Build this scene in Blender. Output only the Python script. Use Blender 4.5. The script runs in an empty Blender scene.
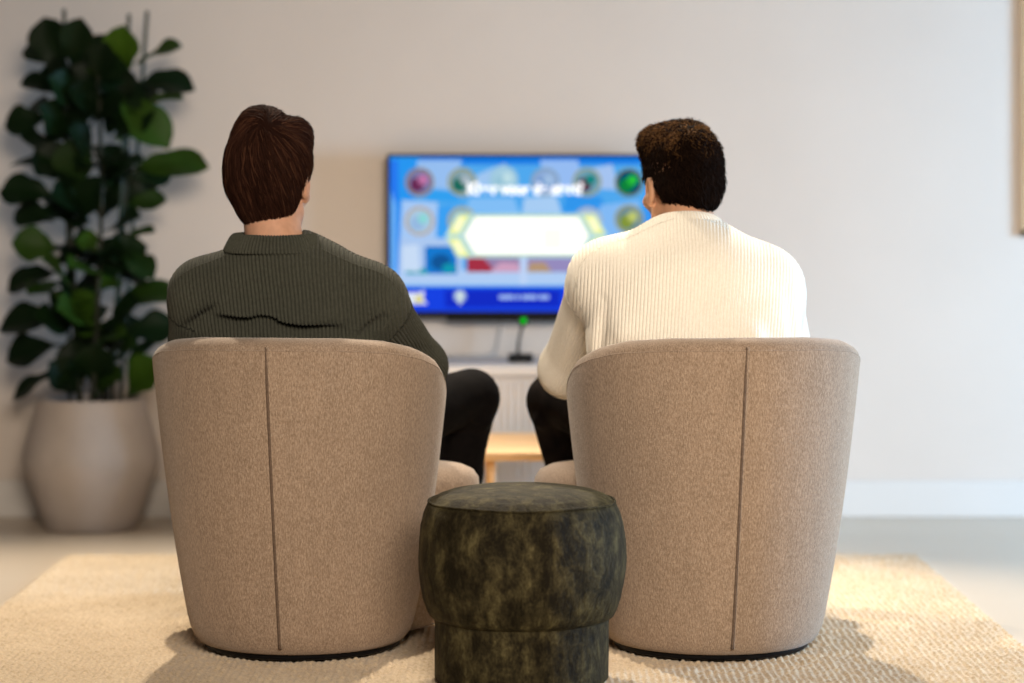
import bpy, bmesh, math, random
import numpy as np
from mathutils import Vector, Matrix

random.seed(7)
rng = np.random.default_rng(7)
SC = bpy.context.scene
COL = SC.collection
PI = math.pi

# ------------------------------------------------------------------ camera
cam_data = bpy.data.cameras.new('camera')
cam = bpy.data.objects.new('camera', cam_data)
COL.objects.link(cam)
cam.location = (0, 0, 0.95)
cam.rotation_euler = (PI / 2, 0, 0)
cam_data.sensor_width = 36.0
cam_data.lens = 85.0
cam_data.shift_y = -126.5 / 1024
cam_data.clip_end = 60
cam_data.dof.use_dof = True
cam_data.dof.focus_distance = 5.12
cam_data.dof.aperture_fstop = 1.6
SC.camera = cam

# ------------------------------------------------------------------ light, exposure
SC.view_settings.view_transform = 'Standard'
SC.view_settings.look = 'None'
SC.view_settings.gamma = 1.0
SC.view_settings.use_curve_mapping = False
SC.view_settings.exposure = 0.3
try:
    SC.cycles.use_denoising = True
    SC.cycles.max_bounces = 6
except Exception:
    pass

world = bpy.data.worlds.new('room_light')
SC.world = world
world.use_nodes = True
bg = world.node_tree.nodes['Background']
bg.inputs[0].default_value = (1.0, 0.87, 0.74, 1)
bg.inputs[1].default_value = 0.06


def aim(o, target):
    d = Vector(target) - o.location
    o.rotation_euler = d.to_track_quat('-Z', 'Y').to_euler()


def spot(name, loc, target, watts, colour, angle, blend=0.6, radius=0.04):
    l = bpy.data.lights.new(name, 'SPOT')
    l.energy = watts
    l.color = colour
    l.spot_size = math.radians(angle)
    l.spot_blend = blend
    l.shadow_soft_size = radius
    o = bpy.data.objects.new(name, l)
    COL.objects.link(o)
    o.location = loc
    aim(o, target)
    return o


def area(name, loc, target, watts, colour, sx, sy, spread=180):
    l = bpy.data.lights.new(name, 'AREA')
    l.shape = 'RECTANGLE'
    l.size, l.size_y = sx, sy
    l.spread = math.radians(spread)
    l.energy = watts
    l.color = colour
    o = bpy.data.objects.new(name, l)
    COL.objects.link(o)
    o.location = loc
    aim(o, target)
    return o


WARM = (1.0, 0.87, 0.70)
spot('ceiling_spot', (-0.95, 7.0, 2.7), (-0.85, 5.3, 0.0), 300, WARM, 84, 0.7, 0.035)
spot('ceiling_spot', (0.52, 7.0, 2.7), (0.62, 5.3, 0.0), 275, WARM, 62, 0.7, 0.035)
spot('ceiling_spot', (0.16, 6.75, 2.7), (0.16, 6.55, 0.0), 110, WARM, 44, 0.8, 0.035)  # extra spot added to brighten the table
area('window_daylight', (4.6, 6.25, 0.95), (0.0, 7.3, 0.65), 230, (0.38, 0.67, 1.0), 1.0, 1.2)
area('rear_fill', (1.1, -0.6, 2.7), (0.55, 6.2, 0.55), 47, (1.0, 0.86, 0.71), 2.6, 1.4, 62)  # added fill light from behind the camera


# ------------------------------------------------------------------ materials
def new_mat(name, colour=(0.8, 0.8, 0.8), rough=0.6, metallic=0.0, spec=None, sheen=0.0):
    m = bpy.data.materials.new(name)
    m.use_nodes = True
    p = m.node_tree.nodes['Principled BSDF']
    p.inputs['Base Color'].default_value = (*colour, 1)
    p.inputs['Roughness'].default_value = rough
    p.inputs['Metallic'].default_value = metallic
    if spec is not None:
        p.inputs['Specular IOR Level'].default_value = spec
    if sheen:
        p.inputs['Sheen Weight'].default_value = sheen
    return m


class NT:
    def __init__(self, m):
        self.t = m.node_tree
        self.p = self.t.nodes['Principled BSDF']

    def n(self, kind, **kw):
        nd = self.t.nodes.new(kind)
        for k, v in kw.items():
            if k.startswith('i_'):
                nd.inputs[k[2:].replace('_', ' ')].default_value = v
            else:
                setattr(nd, k, v)
        return nd

    def l(self, a, b):
        self.t.links.new(a, b)

    def coord(self, scale=(1, 1, 1), which='Object'):
        tc = self.n('ShaderNodeTexCoord')
        mp = self.n('ShaderNodeMapping')
        mp.inputs['Scale'].default_value = scale
        self.l(tc.outputs[which], mp.inputs['Vector'])
        return mp.outputs['Vector']

    def noise(self, vec, scale, detail=3, rough=0.5):
        nd = self.n('ShaderNodeTexNoise')
        nd.inputs['Scale'].default_value = scale
        nd.inputs['Detail'].default_value = detail
        nd.inputs['Roughness'].default_value = rough
        self.l(vec, nd.inputs['Vector'])
        return nd.outputs['Fac']

    def ramp(self, fac, stops):
        r = self.n('ShaderNodeValToRGB')
        e = r.color_ramp.elements
        while len(e) < len(stops):
            e.new(0.5)
        for el, (pos, c) in zip(e, stops):
            el.position = pos
            el.color = (*c, 1)
        self.l(fac, r.inputs['Fac'])
        return r.outputs['Color']

    def math(self, op, a, b=None):
        m = self.n('ShaderNodeMath', operation=op)
        for i, v in enumerate((a, b)):
            if v is None:
                continue
            if isinstance(v, (int, float)):
                m.inputs[i].default_value = v
            else:
                self.l(v, m.inputs[i])
        return m.outputs[0]

    def bump(self, height, strength=0.5, dist=0.002, prev=None):
        b = self.n('ShaderNodeBump')
        b.inputs['Strength'].default_value = strength
        b.inputs['Distance'].default_value = dist
        self.l(height, b.inputs['Height'])
        if prev is not None:
            self.l(prev, b.inputs['Normal'])
        self.l(b.outputs['Normal'], self.p.inputs['Normal'])
        return b.outputs['Normal']

    def base(self, c):
        self.l(c, self.p.inputs['Base Color'])


def mat_noise(name, c1, c2, scale, rough=0.6, stretch=(1, 1, 1), bump=0.0, bdist=0.001, bscale=None, sheen=0.0, detail=4, spec=None):
    m = new_mat(name, c1, rough, sheen=sheen, spec=spec)
    t = NT(m)
    v = t.coord(stretch)
    f = t.noise(v, scale, detail)
    t.base(t.ramp(f, [(0.32, c1), (0.68, c2)]))
    if bump:
        f2 = f if bscale is None else t.noise(v, bscale, 3)
        t.bump(f2, bump, bdist)
    return m


def mat_emit(name, colour, strength=1.0):
    m = bpy.data.materials.new(name)
    m.use_nodes = True
    nt = m.node_tree
    nt.nodes.clear()
    e = nt.nodes.new('ShaderNodeEmission')
    e.inputs[0].default_value = (*colour, 1)
    e.inputs[1].default_value = strength * 2 ** -SC.view_settings.exposure
    o = nt.nodes.new('ShaderNodeOutputMaterial')
    nt.links.new(e.outputs[0], o.inputs[0])
    return m


def srgb(r, g, b):
    f = lambda c: c / 12.92 if c <= 0.04045 else ((c + 0.055) / 1.055) ** 2.4
    return tuple(f(c / 255) for c in (r, g, b))


M = {}
M['wall'] = mat_noise('wall_paint', (0.605, 0.535, 0.475), (0.630, 0.558, 0.497), 2.2, 0.85, bump=0.05, bscale=180, bdist=0.0006)
M['shade_wall'] = mat_noise('shade_wall_brown', (0.11, 0.072, 0.048), (0.13, 0.085, 0.057), 2.2, 0.85)  # dark brown to cut light bounced off the added wall
M['skirting'] = mat_noise('skirting_paint', (0.60, 0.575, 0.545), (0.62, 0.595, 0.565), 3, 0.55)
M['floor'] = mat_noise('pale_floor', (0.56, 0.475, 0.375), (0.61, 0.52, 0.415), 1.3, 0.36, bump=0.03, bscale=60, bdist=0.0005, spec=0.4)
M['black_plastic'] = mat_noise('black_plastic', (0.003, 0.003, 0.004), (0.005, 0.005, 0.006), 30, 0.45, spec=0.15)
M['tv_frame'] = mat_noise('black_bezel', (0.002, 0.002, 0.0025), (0.003, 0.003, 0.004), 30, 0.5, spec=0.12)
M['console'] = mat_noise('pale_lacquer', (0.66, 0.62, 0.58), (0.70, 0.66, 0.62), 4, 0.5)
M['console_dark'] = mat_noise('slat_gap', (0.42, 0.40, 0.37), (0.46, 0.43, 0.40), 4, 0.7)
M['wood'] = mat_noise('light_oak', (0.62, 0.36, 0.15), (0.74, 0.47, 0.22), 7, 0.45, stretch=(0.6, 9, 9), bump=0.08, bdist=0.0006)
M['oak_frame'] = mat_noise('oak_moulding', (0.42, 0.27, 0.14), (0.54, 0.36, 0.20), 8, 0.5, stretch=(8, 8, 0.7))
M['picture'] = mat_noise('pale_print', (0.62, 0.60, 0.57), (0.70, 0.68, 0.66), 2.0, 0.7)
M['pot'] = mat_noise('matte_ceramic', (0.40, 0.35, 0.315), (0.45, 0.395, 0.36), 9, 0.75, bump=0.08, bscale=120, bdist=0.0006)
M['soil'] = mat_noise('dark_soil', (0.012, 0.009, 0.006), (0.035, 0.025, 0.016), 90, 0.95, bump=0.8, bdist=0.006)
M['stem'] = mat_noise('woody_stem', (0.012, 0.016, 0.008), (0.022, 0.024, 0.012), 40, 0.8, stretch=(1, 1, 0.3))
M['stake'] = mat_noise('green_stake', (0.008, 0.024, 0.012), (0.012, 0.032, 0.017), 20, 0.6)
M['cord_grey'] = mat_noise('grey_cord', (0.36, 0.31, 0.27), (0.42, 0.37, 0.33), 30, 0.6)
M['led'] = mat_emit('green_led', (0.003, 0.55, 0.012), 1.0)
M['shoe'] = mat_noise('dark_shoe_leather', (0.014, 0.012, 0.011), (0.03, 0.027, 0.025), 40, 0.45)
M['sole'] = mat_noise('pale_rubber', (0.45, 0.43, 0.40), (0.52, 0.50, 0.47), 40, 0.7)


def make_leaf_mat():
    m = new_mat('fig_leaf', (0.02, 0.06, 0.012), 0.5, spec=0.12)
    t = NT(m)
    at = t.n('ShaderNodeAttribute', attribute_name='tint')
    c = t.ramp(at.outputs['Fac'], [(0.0, (0.002, 0.006, 0.002)), (0.5, (0.006, 0.020, 0.005)), (1.0, (0.045, 0.105, 0.008))])
    v = t.coord((1, 1, 1))
    f = t.noise(v, 30, 2)
    mx = t.n('ShaderNodeMix', data_type='RGBA', blend_type='MULTIPLY')
    mx.inputs[0].default_value = 0.35
    t.l(c, mx.inputs[6])
    t.l(t.ramp(f, [(0.3, (0.5, 0.5, 0.5)), (0.7, (1, 1, 1))]), mx.inputs[7])
    t.base(mx.outputs[2])
    t.bump(f, 0.3, 0.002)
    return m


M['leaf'] = make_leaf_mat()


def make_boucle(name, c1, c2, c3):
    m = new_mat(name, c1, 0.95, spec=0.15, sheen=0.25)
    t = NT(m)
    v = t.coord((1, 1, 0.35))
    v1 = t.coord((1, 1, 1))
    f = t.noise(v, 380, 3, 0.65)
    g = t.noise(v, 28, 3, 0.6)
    c = t.ramp(f, [(0.30, c1), (0.52, c2), (0.75, c3)])
    mx = t.n('ShaderNodeMix', data_type='RGBA', blend_type='MULTIPLY')
    mx.inputs[0].default_value = 0.5
    t.l(c, mx.inputs[6])
    t.l(t.ramp(g, [(0.3, (0.78, 0.78, 0.78)), (0.7, (1, 1, 1))]), mx.inputs[7])
    t.base(mx.outputs[2])
    h = t.noise(v1, 330, 2, 0.6)
    t.bump(h, 0.55, 0.0022)
    return m


M['boucle'] = make_boucle('woven_beige_wool', (0.215, 0.148, 0.099), (0.325, 0.236, 0.168), (0.47, 0.362, 0.272))
M['seam_thread'] = mat_noise('seam_thread', (0.09, 0.058, 0.038), (0.15, 0.10, 0.068), 200, 0.9)
M['piping'] = mat_noise('beige_piping', (0.44, 0.33, 0.25), (0.54, 0.42, 0.33), 200, 0.9)


def make_velvet():
    m = new_mat('crushed_velvet', (0.05, 0.04, 0.02), 0.6, spec=0.06, sheen=0.08)
    t = NT(m)
    v = t.coord((1.35, 1.35, 0.75))
    a = t.n('ShaderNodeTexNoise')
    a.inputs['Scale'].default_value = 19
    a.inputs['Detail'].default_value = 8
    a.inputs['Roughness'].default_value = 0.72
    a.inputs['Distortion'].default_value = 0.15
    t.l(v, a.inputs['Vector'])
    a = a.outputs['Fac']
    b = t.noise(v, 190, 3, 0.6)
    s = t.math('ADD', t.math('MULTIPLY', a, 0.80), t.math('MULTIPLY', b, 0.20))
    t.base(t.ramp(s, [(0.42, (0.010, 0.0078, 0.0038)), (0.50, (0.028, 0.0225, 0.0105)), (0.57, (0.060, 0.049, 0.022)), (0.68, (0.125, 0.106, 0.049))]))
    t.p.inputs['Sheen Roughness'].default_value = 0.3
    t.p.inputs['Sheen Tint'].default_value = (0.50, 0.44, 0.25, 1)
    n1 = t.bump(a, 0.5, 0.02)
    t.bump(b, 0.3, 0.002, n1)
    return m


M['velvet'] = make_velvet()


def make_knit(name, c1, c2, period, depth, sheen):
    m = new_mat(name, c1, 0.95, spec=0.08, sheen=sheen)
    t = NT(m)
    at = t.n('ShaderNodeAttribute', attribute_name='rib')
    v = t.coord((1, 1, 1))
    w = t.noise(v, 45, 2)
    ph = t.math('ADD', at.outputs['Fac'], t.math('MULTIPLY', w, 0.0016))
    s = t.math('ABSOLUTE', t.math('SINE', t.math('MULTIPLY', ph, PI / period)))
    s = t.math('POWER', s, 0.75)
    f = t.noise(v, 420, 2, 0.6)
    h = t.math('ADD', s, t.math('MULTIPLY', f, 0.22))
    g = t.noise(v, 160, 3, 0.6)
    t.base(t.ramp(g, [(0.3, c1), (0.7, c2)]))
    d = t.n('ShaderNodeDisplacement')
    d.inputs['Midlevel'].default_value = 0.75
    d.inputs['Scale'].default_value = depth
    t.l(h, d.inputs['Height'])
    out = [n for n in m.node_tree.nodes if n.type == 'OUTPUT_MATERIAL'][0]
    t.l(d.outputs[0], out.inputs['Displacement'])
    m.displacement_method = 'BOTH'
    return m


def refine(o, lv=2):
    """finer surface so that the knit ribs are real relief"""
    md = o.modifiers.new('subdivision', 'SUBSURF')
    md.subdivision_type = 'CATMULL_CLARK'
    md.levels = 0
    md.render_levels = lv
    return o


M['green_knit'] = make_knit('grey_green_rib_knit', (0.044, 0.045, 0.034), (0.064, 0.065, 0.050), 0.0082, 0.0042, 0.04)
M['cream_knit'] = make_knit('cream_rib_knit', (0.82, 0.76, 0.65), (0.88, 0.83, 0.73), 0.0075, 0.0017, 0.12)
M['trousers_black'] = mat_noise('black_twill', (0.0025, 0.002, 0.002), (0.0045, 0.0035, 0.0032), 60, 0.9, spec=0.06, bump=0.2, bscale=300, bdist=0.0006)
M['trousers_brown'] = mat_noise('dark_brown_twill', (0.004, 0.003, 0.0028), (0.012, 0.008, 0.0065), 22, 0.9, spec=0.06, bump=0.2, bscale=300, bdist=0.0006)


def make_skin(name, base, beard):
    m = new_mat(name, base, 0.5, spec=0.35)
    t = NT(m)
    t.p.inputs['Subsurface Weight'].default_value = 0.06
    t.p.inputs['Subsurface Radius'].default_value = (0.012, 0.004, 0.002)
    v = t.coord((1, 1, 1))
    f = t.noise(v, 60, 4)
    b = tuple(c * 0.86 for c in base)
    c = t.ramp(f, [(0.3, b), (0.7, base)])
    at = t.n('ShaderNodeAttribute', attribute_name='beard')
    mx = t.n('ShaderNodeMix', data_type='RGBA')
    t.l(at.outputs['Fac'], mx.inputs[0])
    t.l(c, mx.inputs[6])
    mx.inputs[7].default_value = (*beard, 1)
    at2 = t.n('ShaderNodeAttribute', attribute_name='lips')
    m2 = t.n('ShaderNodeMix', data_type='RGBA')
    t.l(at2.outputs['Fac'], m2.inputs[0])
    t.l(mx.outputs[2], m2.inputs[6])
    m2.inputs[7].default_value = (0.42, 0.14, 0.11, 1)
    t.base(m2.outputs[2])
    t.bump(f, 0.08, 0.001)
    return m


M['skin_l'] = make_skin('fair_skin', (0.62, 0.34, 0.22), (0.40, 0.22, 0.14))
M['skin_r'] = make_skin('tan_skin', (0.55, 0.29, 0.17), (0.20, 0.11, 0.07))
M['eye'] = new_mat('eye_white', (0.75, 0.72, 0.68), 0.2)
M['iris'] = new_mat('brown_iris', (0.05, 0.025, 0.012), 0.15)


def make_hair(name, c1, c2, c3):
    m = new_mat(name, c1, 0.8, spec=0.03)
    t = NT(m)
    at = t.n('ShaderNodeAttribute', attribute_name='tint')
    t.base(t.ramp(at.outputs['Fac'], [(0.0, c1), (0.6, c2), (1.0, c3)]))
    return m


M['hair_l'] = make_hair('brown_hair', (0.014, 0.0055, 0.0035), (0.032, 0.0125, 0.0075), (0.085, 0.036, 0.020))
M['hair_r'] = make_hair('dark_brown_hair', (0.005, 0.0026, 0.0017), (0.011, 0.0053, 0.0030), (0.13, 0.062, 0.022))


def make_rug_mat():
    m = new_mat('looped_wool', (0.6, 0.46, 0.30), 0.95, spec=0.1, sheen=0.2)
    t = NT(m)
    v = t.coord((1, 1, 1))
    f = t.noise(v, 140, 3, 0.6)
    g = t.noise(v, 5, 3, 0.5)
    s = t.math('ADD', t.math('MULTIPLY', f, 0.7), t.math('MULTIPLY', g, 0.3))
    t.base(t.ramp(s, [(0.32, (0.48, 0.355, 0.22)), (0.5, (0.64, 0.50, 0.335)), (0.68, (0.76, 0.62, 0.44))]))
    t.bump(t.noise(v, 500, 2), 0.5, 0.002)
    return m


M['rug'] = make_rug_mat()


# ------------------------------------------------------------------ object helpers
def link_mesh(name, me, mats, parent=None, smooth=True):
    o = bpy.data.objects.new(name, me)
    COL.objects.link(o)
    for m in (mats if isinstance(mats, (list, tuple)) else [mats]):
        me.materials.append(m)
    if smooth:
        me.polygons.foreach_set('use_smooth', np.ones(len(me.polygons), dtype=bool))
    if parent is not None:
        o.parent = parent
        o.matrix_parent_inverse = parent.matrix_basis.inverted()
    me.update()
    return o


def np_mesh(name, V, Q, mats, parent=None, attrs=None, smooth=True):
    """mesh from numpy verts and quads (n,4) or tris (n,3)"""
    V = np.asarray(V, dtype=np.float32)
    Q = np.asarray(Q, dtype=np.int32)
    me = bpy.data.meshes.new(name)
    me.vertices.add(len(V))
    me.vertices.foreach_set('co', V.ravel())
    k = Q.shape[1]
    me.loops.add(Q.size)
    me.loops.foreach_set('vertex_index', Q.ravel())
    me.polygons.add(len(Q))
    me.polygons.foreach_set('loop_start', np.arange(0, Q.size, k, dtype=np.int32))
    me.update(calc_edges=True)
    for an, av in (attrs or {}).items():
        a = me.attributes.new(an, 'FLOAT', 'POINT')
        a.data.foreach_set('value', np.asarray(av, dtype=np.float32))
    return link_mesh(name, me, mats, parent, smooth)


def bm_obj(name, bm, mats, parent=None, smooth=False):
    me = bpy.data.meshes.new(name)
    bmesh.ops.recalc_face_normals(bm, faces=bm.faces[:])
    bm.to_mesh(me)
    bm.free()
    return link_mesh(name, me, mats, parent, smooth)


def empty(name, loc, rz=0.0):
    o = bpy.data.objects.new(name, None)
    COL.objects.link(o)
    o.location = loc
    o.rotation_euler = (0, 0, rz)
    o.empty_display_size = 0.1
    o.matrix_basis = Matrix.LocRotScale(Vector(loc), Matrix.Rotation(rz, 3, 'Z'), None)
    return o


def tag(o, label, cat, group=None):
    o['label'] = label
    o['category'] = cat
    if group:
        o['group'] = group
    return o


def structure(o):
    o['kind'] = 'structure'
    return o


def box(bm, lo, hi, bevel=0.0, seg=2):
    r = bmesh.ops.create_cube(bm, size=1.0)
    vs = r['verts']
    for v in vs:
        v.co = Vector([(lo[i] + hi[i]) / 2 + v.co[i] * (hi[i] - lo[i]) for i in range(3)])
    if bevel:
        es = list({e for v in vs for e in v.link_edges})
        bmesh.ops.bevel(bm, geom=es, offset=bevel, segments=seg, affect='EDGES', profile=0.5)
    return vs


def tube_np(pts, rad, n=8, cap=True):
    """verts, quads of a tube through pts"""
    P = np.asarray(pts, float)
    R = np.broadcast_to(np.asarray(rad, float), (len(P),))
    T = np.gradient(P, axis=0)
    T /= np.linalg.norm(T, axis=1)[:, None] + 1e-12
    up = np.array([0.0, 0.0, 1.0]) if abs(T[0][2]) < 0.9 else np.array([1.0, 0, 0])
    V = []
    for i in range(len(P)):
        a = np.cross(T[i], up)
        a /= np.linalg.norm(a) + 1e-12
        b = np.cross(a, T[i])
        up = b
        ang = np.linspace(0, 2 * PI, n, endpoint=False)
        V.append(P[i] + R[i] * (np.cos(ang)[:, None] * a + np.sin(ang)[:, None] * b))
    V = np.concatenate(V)
    Q = []
    for i in range(len(P) - 1):
        for j in range(n):
            Q.append((i * n + j, i * n + (j + 1) % n, (i + 1) * n + (j + 1) % n, (i + 1) * n + j))
    if cap:
        c0, c1 = len(V), len(V) + 1
        V = np.concatenate([V, P[:1], P[-1:]])
        last = (len(P) - 1) * n
        for j in range(0, n, 2):
            Q.append((c0, (j + 2) % n, (j + 1) % n, j))
            Q.append((c1, last + j, last + (j + 1) % n, last + (j + 2) % n))
    return V, np.array(Q)


def tube(name, pts, rad, mat, parent=None, n=8):
    V, Q = tube_np(pts, rad, n)
    return np_mesh(name, V, Q, mat, parent)


def revolve(name, prof, mat, parent=None, n=72, centre=(0, 0), wob=None):
    """prof: list of (r, z); r=0 ends close"""
    V, Q = [], []
    for i, (r, z) in enumerate(prof):
        for j in range(n):
            a = 2 * PI * j / n
            rr = r * (wob(a, z) if wob else 1)
            V.append((centre[0] + rr * math.cos(a), centre[1] + rr * math.sin(a), z))
    for i in range(len(prof) - 1):
        for j in range(n):
            Q.append((i * n + j, i * n + (j + 1) % n, (i + 1) * n + (j + 1) % n, (i + 1) * n + j))
    return np_mesh(name, V, Q, mat, parent)


# ------------------------------------------------------------------ the setting
WALL_Y = 7.70
FLOOR_Z = -0.012


def build_room():
    bm = bmesh.new()
    box(bm, (-4.5, -1.5, FLOOR_Z - 0.1), (6.5, WALL_Y, FLOOR_Z))
    structure(bm_obj('floor', bm, M['floor']))
    bm = bmesh.new()
    box(bm, (-4.5, WALL_Y, FLOOR_Z - 0.1), (6.5, WALL_Y + 0.12, 2.9))
    structure(bm_obj('wall_back', bm, M['wall']))
    bm = bmesh.new()
    box(bm, (-2.02, 5.2, FLOOR_Z - 0.1), (-1.90, WALL_Y, 2.9))
    structure(bm_obj('shade_wall_left', bm, M['shade_wall']))  # unseen wall, added to darken the left edge of the view
    bm = bmesh.new()
    box(bm, (-4.5, WALL_Y - 0.014, FLOOR_Z), (6.5, WALL_Y, 0.105), 0.004)
    structure(bm_obj('baseboard_back', bm, M['skirting']))


# ------------------------------------------------------------------ rug
def build_rug():
    x0, x1, y0, y1 = -1.252, 1.137, 4.40, 6.81
    pitch = 0.0150
    nx = int((x1 - x0) / 0.0041)
    ny = int((y1 - y0) / 0.0050)
    xs = np.linspace(x0, x1, nx)
    ys = np.linspace(y0, y1, ny)
    X, Y = np.meshgrid(xs, ys, indexing='ij')
    XX = X
    X = X + 0.0012 * np.sin(Y * 43 + X * 31) + 0.0009 * np.sin(Y * 97 - X * 60)
    row = np.floor(X / pitch).astype(int)
    fx = X / pitch - row
    lp = 0.0135
    off = (row * 0.37) % 1.0
    cy = Y / lp + off + 0.6 * np.sin(Y * 9 + row)
    ci = np.floor(cy).astype(int)
    fy = cy - ci
    rnd = np.abs(np.sin(row * 127.1 + ci * 311.7) * 43758.5453) % 1.0
    d = np.sqrt(np.clip(1 - (2 * fx - 1) ** 2, 0, 1)) * np.sqrt(np.clip(1 - (1.0 * (2 * fy - 1)) ** 2, 0, 1)) ** 0.6
    Z = -0.0105 + 0.0104 * d * (0.45 + 0.55 * rnd)
    X = XX
    ed = np.minimum(np.minimum(X - x0, x1 - X), np.minimum(Y - y0, y1 - Y))
    Z = np.where(ed < 0.004, -0.0115, Z)
    V = np.stack([X, Y, Z], -1).reshape(-1, 3)
    idx = np.arange(nx * ny).reshape(nx, ny)
    Q = np.stack([idx[:-1, :-1], idx[1:, :-1], idx[1:, 1:], idx[:-1, 1:]], -1).reshape(-1, 4)
    o = np_mesh('rug', V, Q, M['rug'])
    tag(o, 'beige loop pile wool rug under both armchairs and the pouf', 'rug')


# ------------------------------------------------------------------ armchair (local: back at -y)
CH_R = 0.340


def chair_flare(z):
    t = np.clip(z / 0.69, 0, 1)
    return 0.690 + 0.310 * t ** 0.82


SKEW = [0.0]


def chair_point(th, z, inset=0.0):
    """outer shell point: th measured from the back"""
    f = chair_flare(z)
    r = CH_R * f - inset
    cy = -0.056 * (1 - np.clip(z / 0.69, 0, 1))
    return np.array([np.sin(th) * r + SKEW[0] * (1 - np.clip(z / 0.69, 0, 1)), -np.cos(th) * r + cy, z])


def chair_top(th):
    a = np.abs(np.degrees(th))
    return np.interp(a, [0, 30, 50, 65, 78, 90, 100, 112, 125, 140], [0.690, 0.688, 0.680, 0.664, 0.642, 0.606, 0.570, 0.520, 0.460, 0.400])


def build_chair(name, loc, rz, label, sth):
    SKEW[0] = math.copysign(0.014, sth)
    root = empty(name, loc, rz)
    tag(root, label, 'armchair', 'beige tub armchairs')
    # plinth
    n = 72
    prof = [(0.0, 0.0), (0.212, 0.0), (0.216, 0.003), (0.216, 0.022), (0.0, 0.022)]
    V, Q = [], []
    for i, (r, z) in enumerate(prof):
        for j in range(n):
            a = 2 * PI * j / n
            V.append((r * math.sin(a) + SKEW[0], -0.051 - r * math.cos(a), z))
    for i in range(len(prof) - 1):
        for j in range(n):
            Q.append((i * n + j, i * n + (j + 1) % n, (i + 1) * n + (j + 1) % n, (i + 1) * n + j))
    o = np_mesh('plinth', V, Q, M['black_plastic'], None)
    o.parent = root
    # shell: section loop for each angle
    NT_ = 120
    ths = np.linspace(-math.radians(140), math.radians(140), NT_)
    V = []
    thick0 = 0.088
    ns = None
    for th in ths:
        zt = float(chair_top(th))
        e = abs(math.degrees(th))
        tk = thick0 * (1 - 0.35 * max(0, (e - 100) / 40))
        sec = []
        for z in (0.012, 0.0135, 0.018, 0.028, 0.045):              # rounded bottom corner
            ins = {0.012: 0.026, 0.0135: 0.018, 0.018: 0.011, 0.028: 0.005, 0.045: 0.0005}[z]
            sec.append(chair_point(th, z, ins))
        rr = 0.034
        for z in np.linspace(0.07, zt - rr, 16):
            bulge = 0.004 * math.sin(PI * min(1, z / zt))
            sec.append(chair_point(th, z, -bulge))
        for a in np.linspace(0.15, PI - 0.15, 11):        # rounded rim
            u = (1 - math.cos(a)) / 2 * tk
            z = zt - rr + rr * math.sin(a) ** 0.8
            sec.append(chair_point(th, min(z, zt), u))
        for z in np.linspace(zt - rr, 0.25, 9):
            sec.append(chair_point(th, z, tk))
        for z in (0.14, 0.012):
            sec.append(chair_point(th, z, tk))
        ns = len(sec)
        V += sec
    Q = []
    for i in range(NT_ - 1):
        for j in range(ns):
            Q.append((i * ns + j, i * ns + (j + 1) % ns, (i + 1) * ns + (j + 1) % ns, (i + 1) * ns + j))
    # end caps (fan of quads)
    V = np.array(V)
    extra = []
    for base, flip in ((0, 1), ((NT_ - 1) * ns, -1)):
        ring = V[base:base + ns]
        c = ring.mean(0)
        ci = len(V) + len(extra)
        extra.append(c)
        for j in range(0, ns - 1, 2):
            q = (ci, base + j, base + j + 1, base + (j + 2) % ns)
            Q.append(q if flip > 0 else q[::-1])
        if ns % 2:
            q = (ci, base + ns - 1, base, base)
    V = np.concatenate([V, np.array(extra)])
    o = np_mesh('backrest', V, np.array(Q), M['boucle'])
    o.parent = root
    # seat: polar plan bulging out at the front corners
    n = 120
    angs = np.linspace(-PI, PI, n, endpoint=False)
    ad = np.abs(np.degrees(angs))
    plan = np.interp(ad, [0, 70, 88, 100, 112, 124, 136, 150, 165, 180], [0.26, 0.262, 0.272, 0.315, 0.395, 0.450, 0.450, 0.41, 0.38, 0.375])
    ker = np.array([1, 2, 3, 2, 1.0])
    ker /= ker.sum()
    for _ in range(6):
        plan = sum(k * np.roll(plan, s) for k, s in zip(ker, (-2, -1, 0, 1, 2)))
    prof = [(0.0, 0.012), (0.70, 0.012), (0.755, 0.016), (0.785, 0.03), (0.82, 0.09), (0.885, 0.17), (0.94, 0.24), (0.985, 0.292),
            (1.0, 0.322), (0.995, 0.345), (0.965, 0.363), (0.91, 0.374), (0.80, 0.381), (0.55, 0.386), (0.25, 0.387), (0.0, 0.387)]
    V, Q = [], []
    for s, z in prof:
        for a, r in zip(angs, plan):
            V.append((math.sin(a) * r * s, -math.cos(a) * r * s + 0.03 * (1 - min(1, z / 0.3)), z))
    for i in range(len(prof) - 1):
        for j in range(n):
            Q.append((i * n + j, i * n + (j + 1) % n, (i + 1) * n + (j + 1) % n, (i + 1) * n + j))
    o = np_mesh('seat', V, Q, M['boucle'])
    o.parent = root
    # centre back seam: dark stitch line beside a pale welt
    zs = np.linspace(0.03, 0.672, 60)
    wv = np.interp(zs, [0, 0.69], [sth * 3.0, sth]) * 0.33
    pts = [chair_point(w / 0.33, z, -0.004 * math.sin(PI * min(1, z / 0.69)) + 0.0004) for z, w in zip(zs, wv)]
    o = tube('back_seam', pts, np.interp(zs, [0, 0.60, 0.64, 0.68], [0.0036, 0.0032, 0.0018, 0.0012]), M['seam_thread'], None, 6)
    o.parent = root
    pts = [chair_point((w + 0.0042) / 0.33, z, -0.004 * math.sin(PI * min(1, z / 0.69)) + 0.0010) for z, w in zip(zs, wv)]
    o = tube('welt', pts, 0.0022, M['boucle'], None, 6)
    o.parent = root
    pts = [chair_point(th, float(chair_top(th)) - 0.026, 0.0006) for th in np.linspace(-2.1, 2.1, 80)]
    o = tube('rim_seam', pts, 0.0012, M['boucle'], None, 6)
    o.parent = root
    return root


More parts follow.
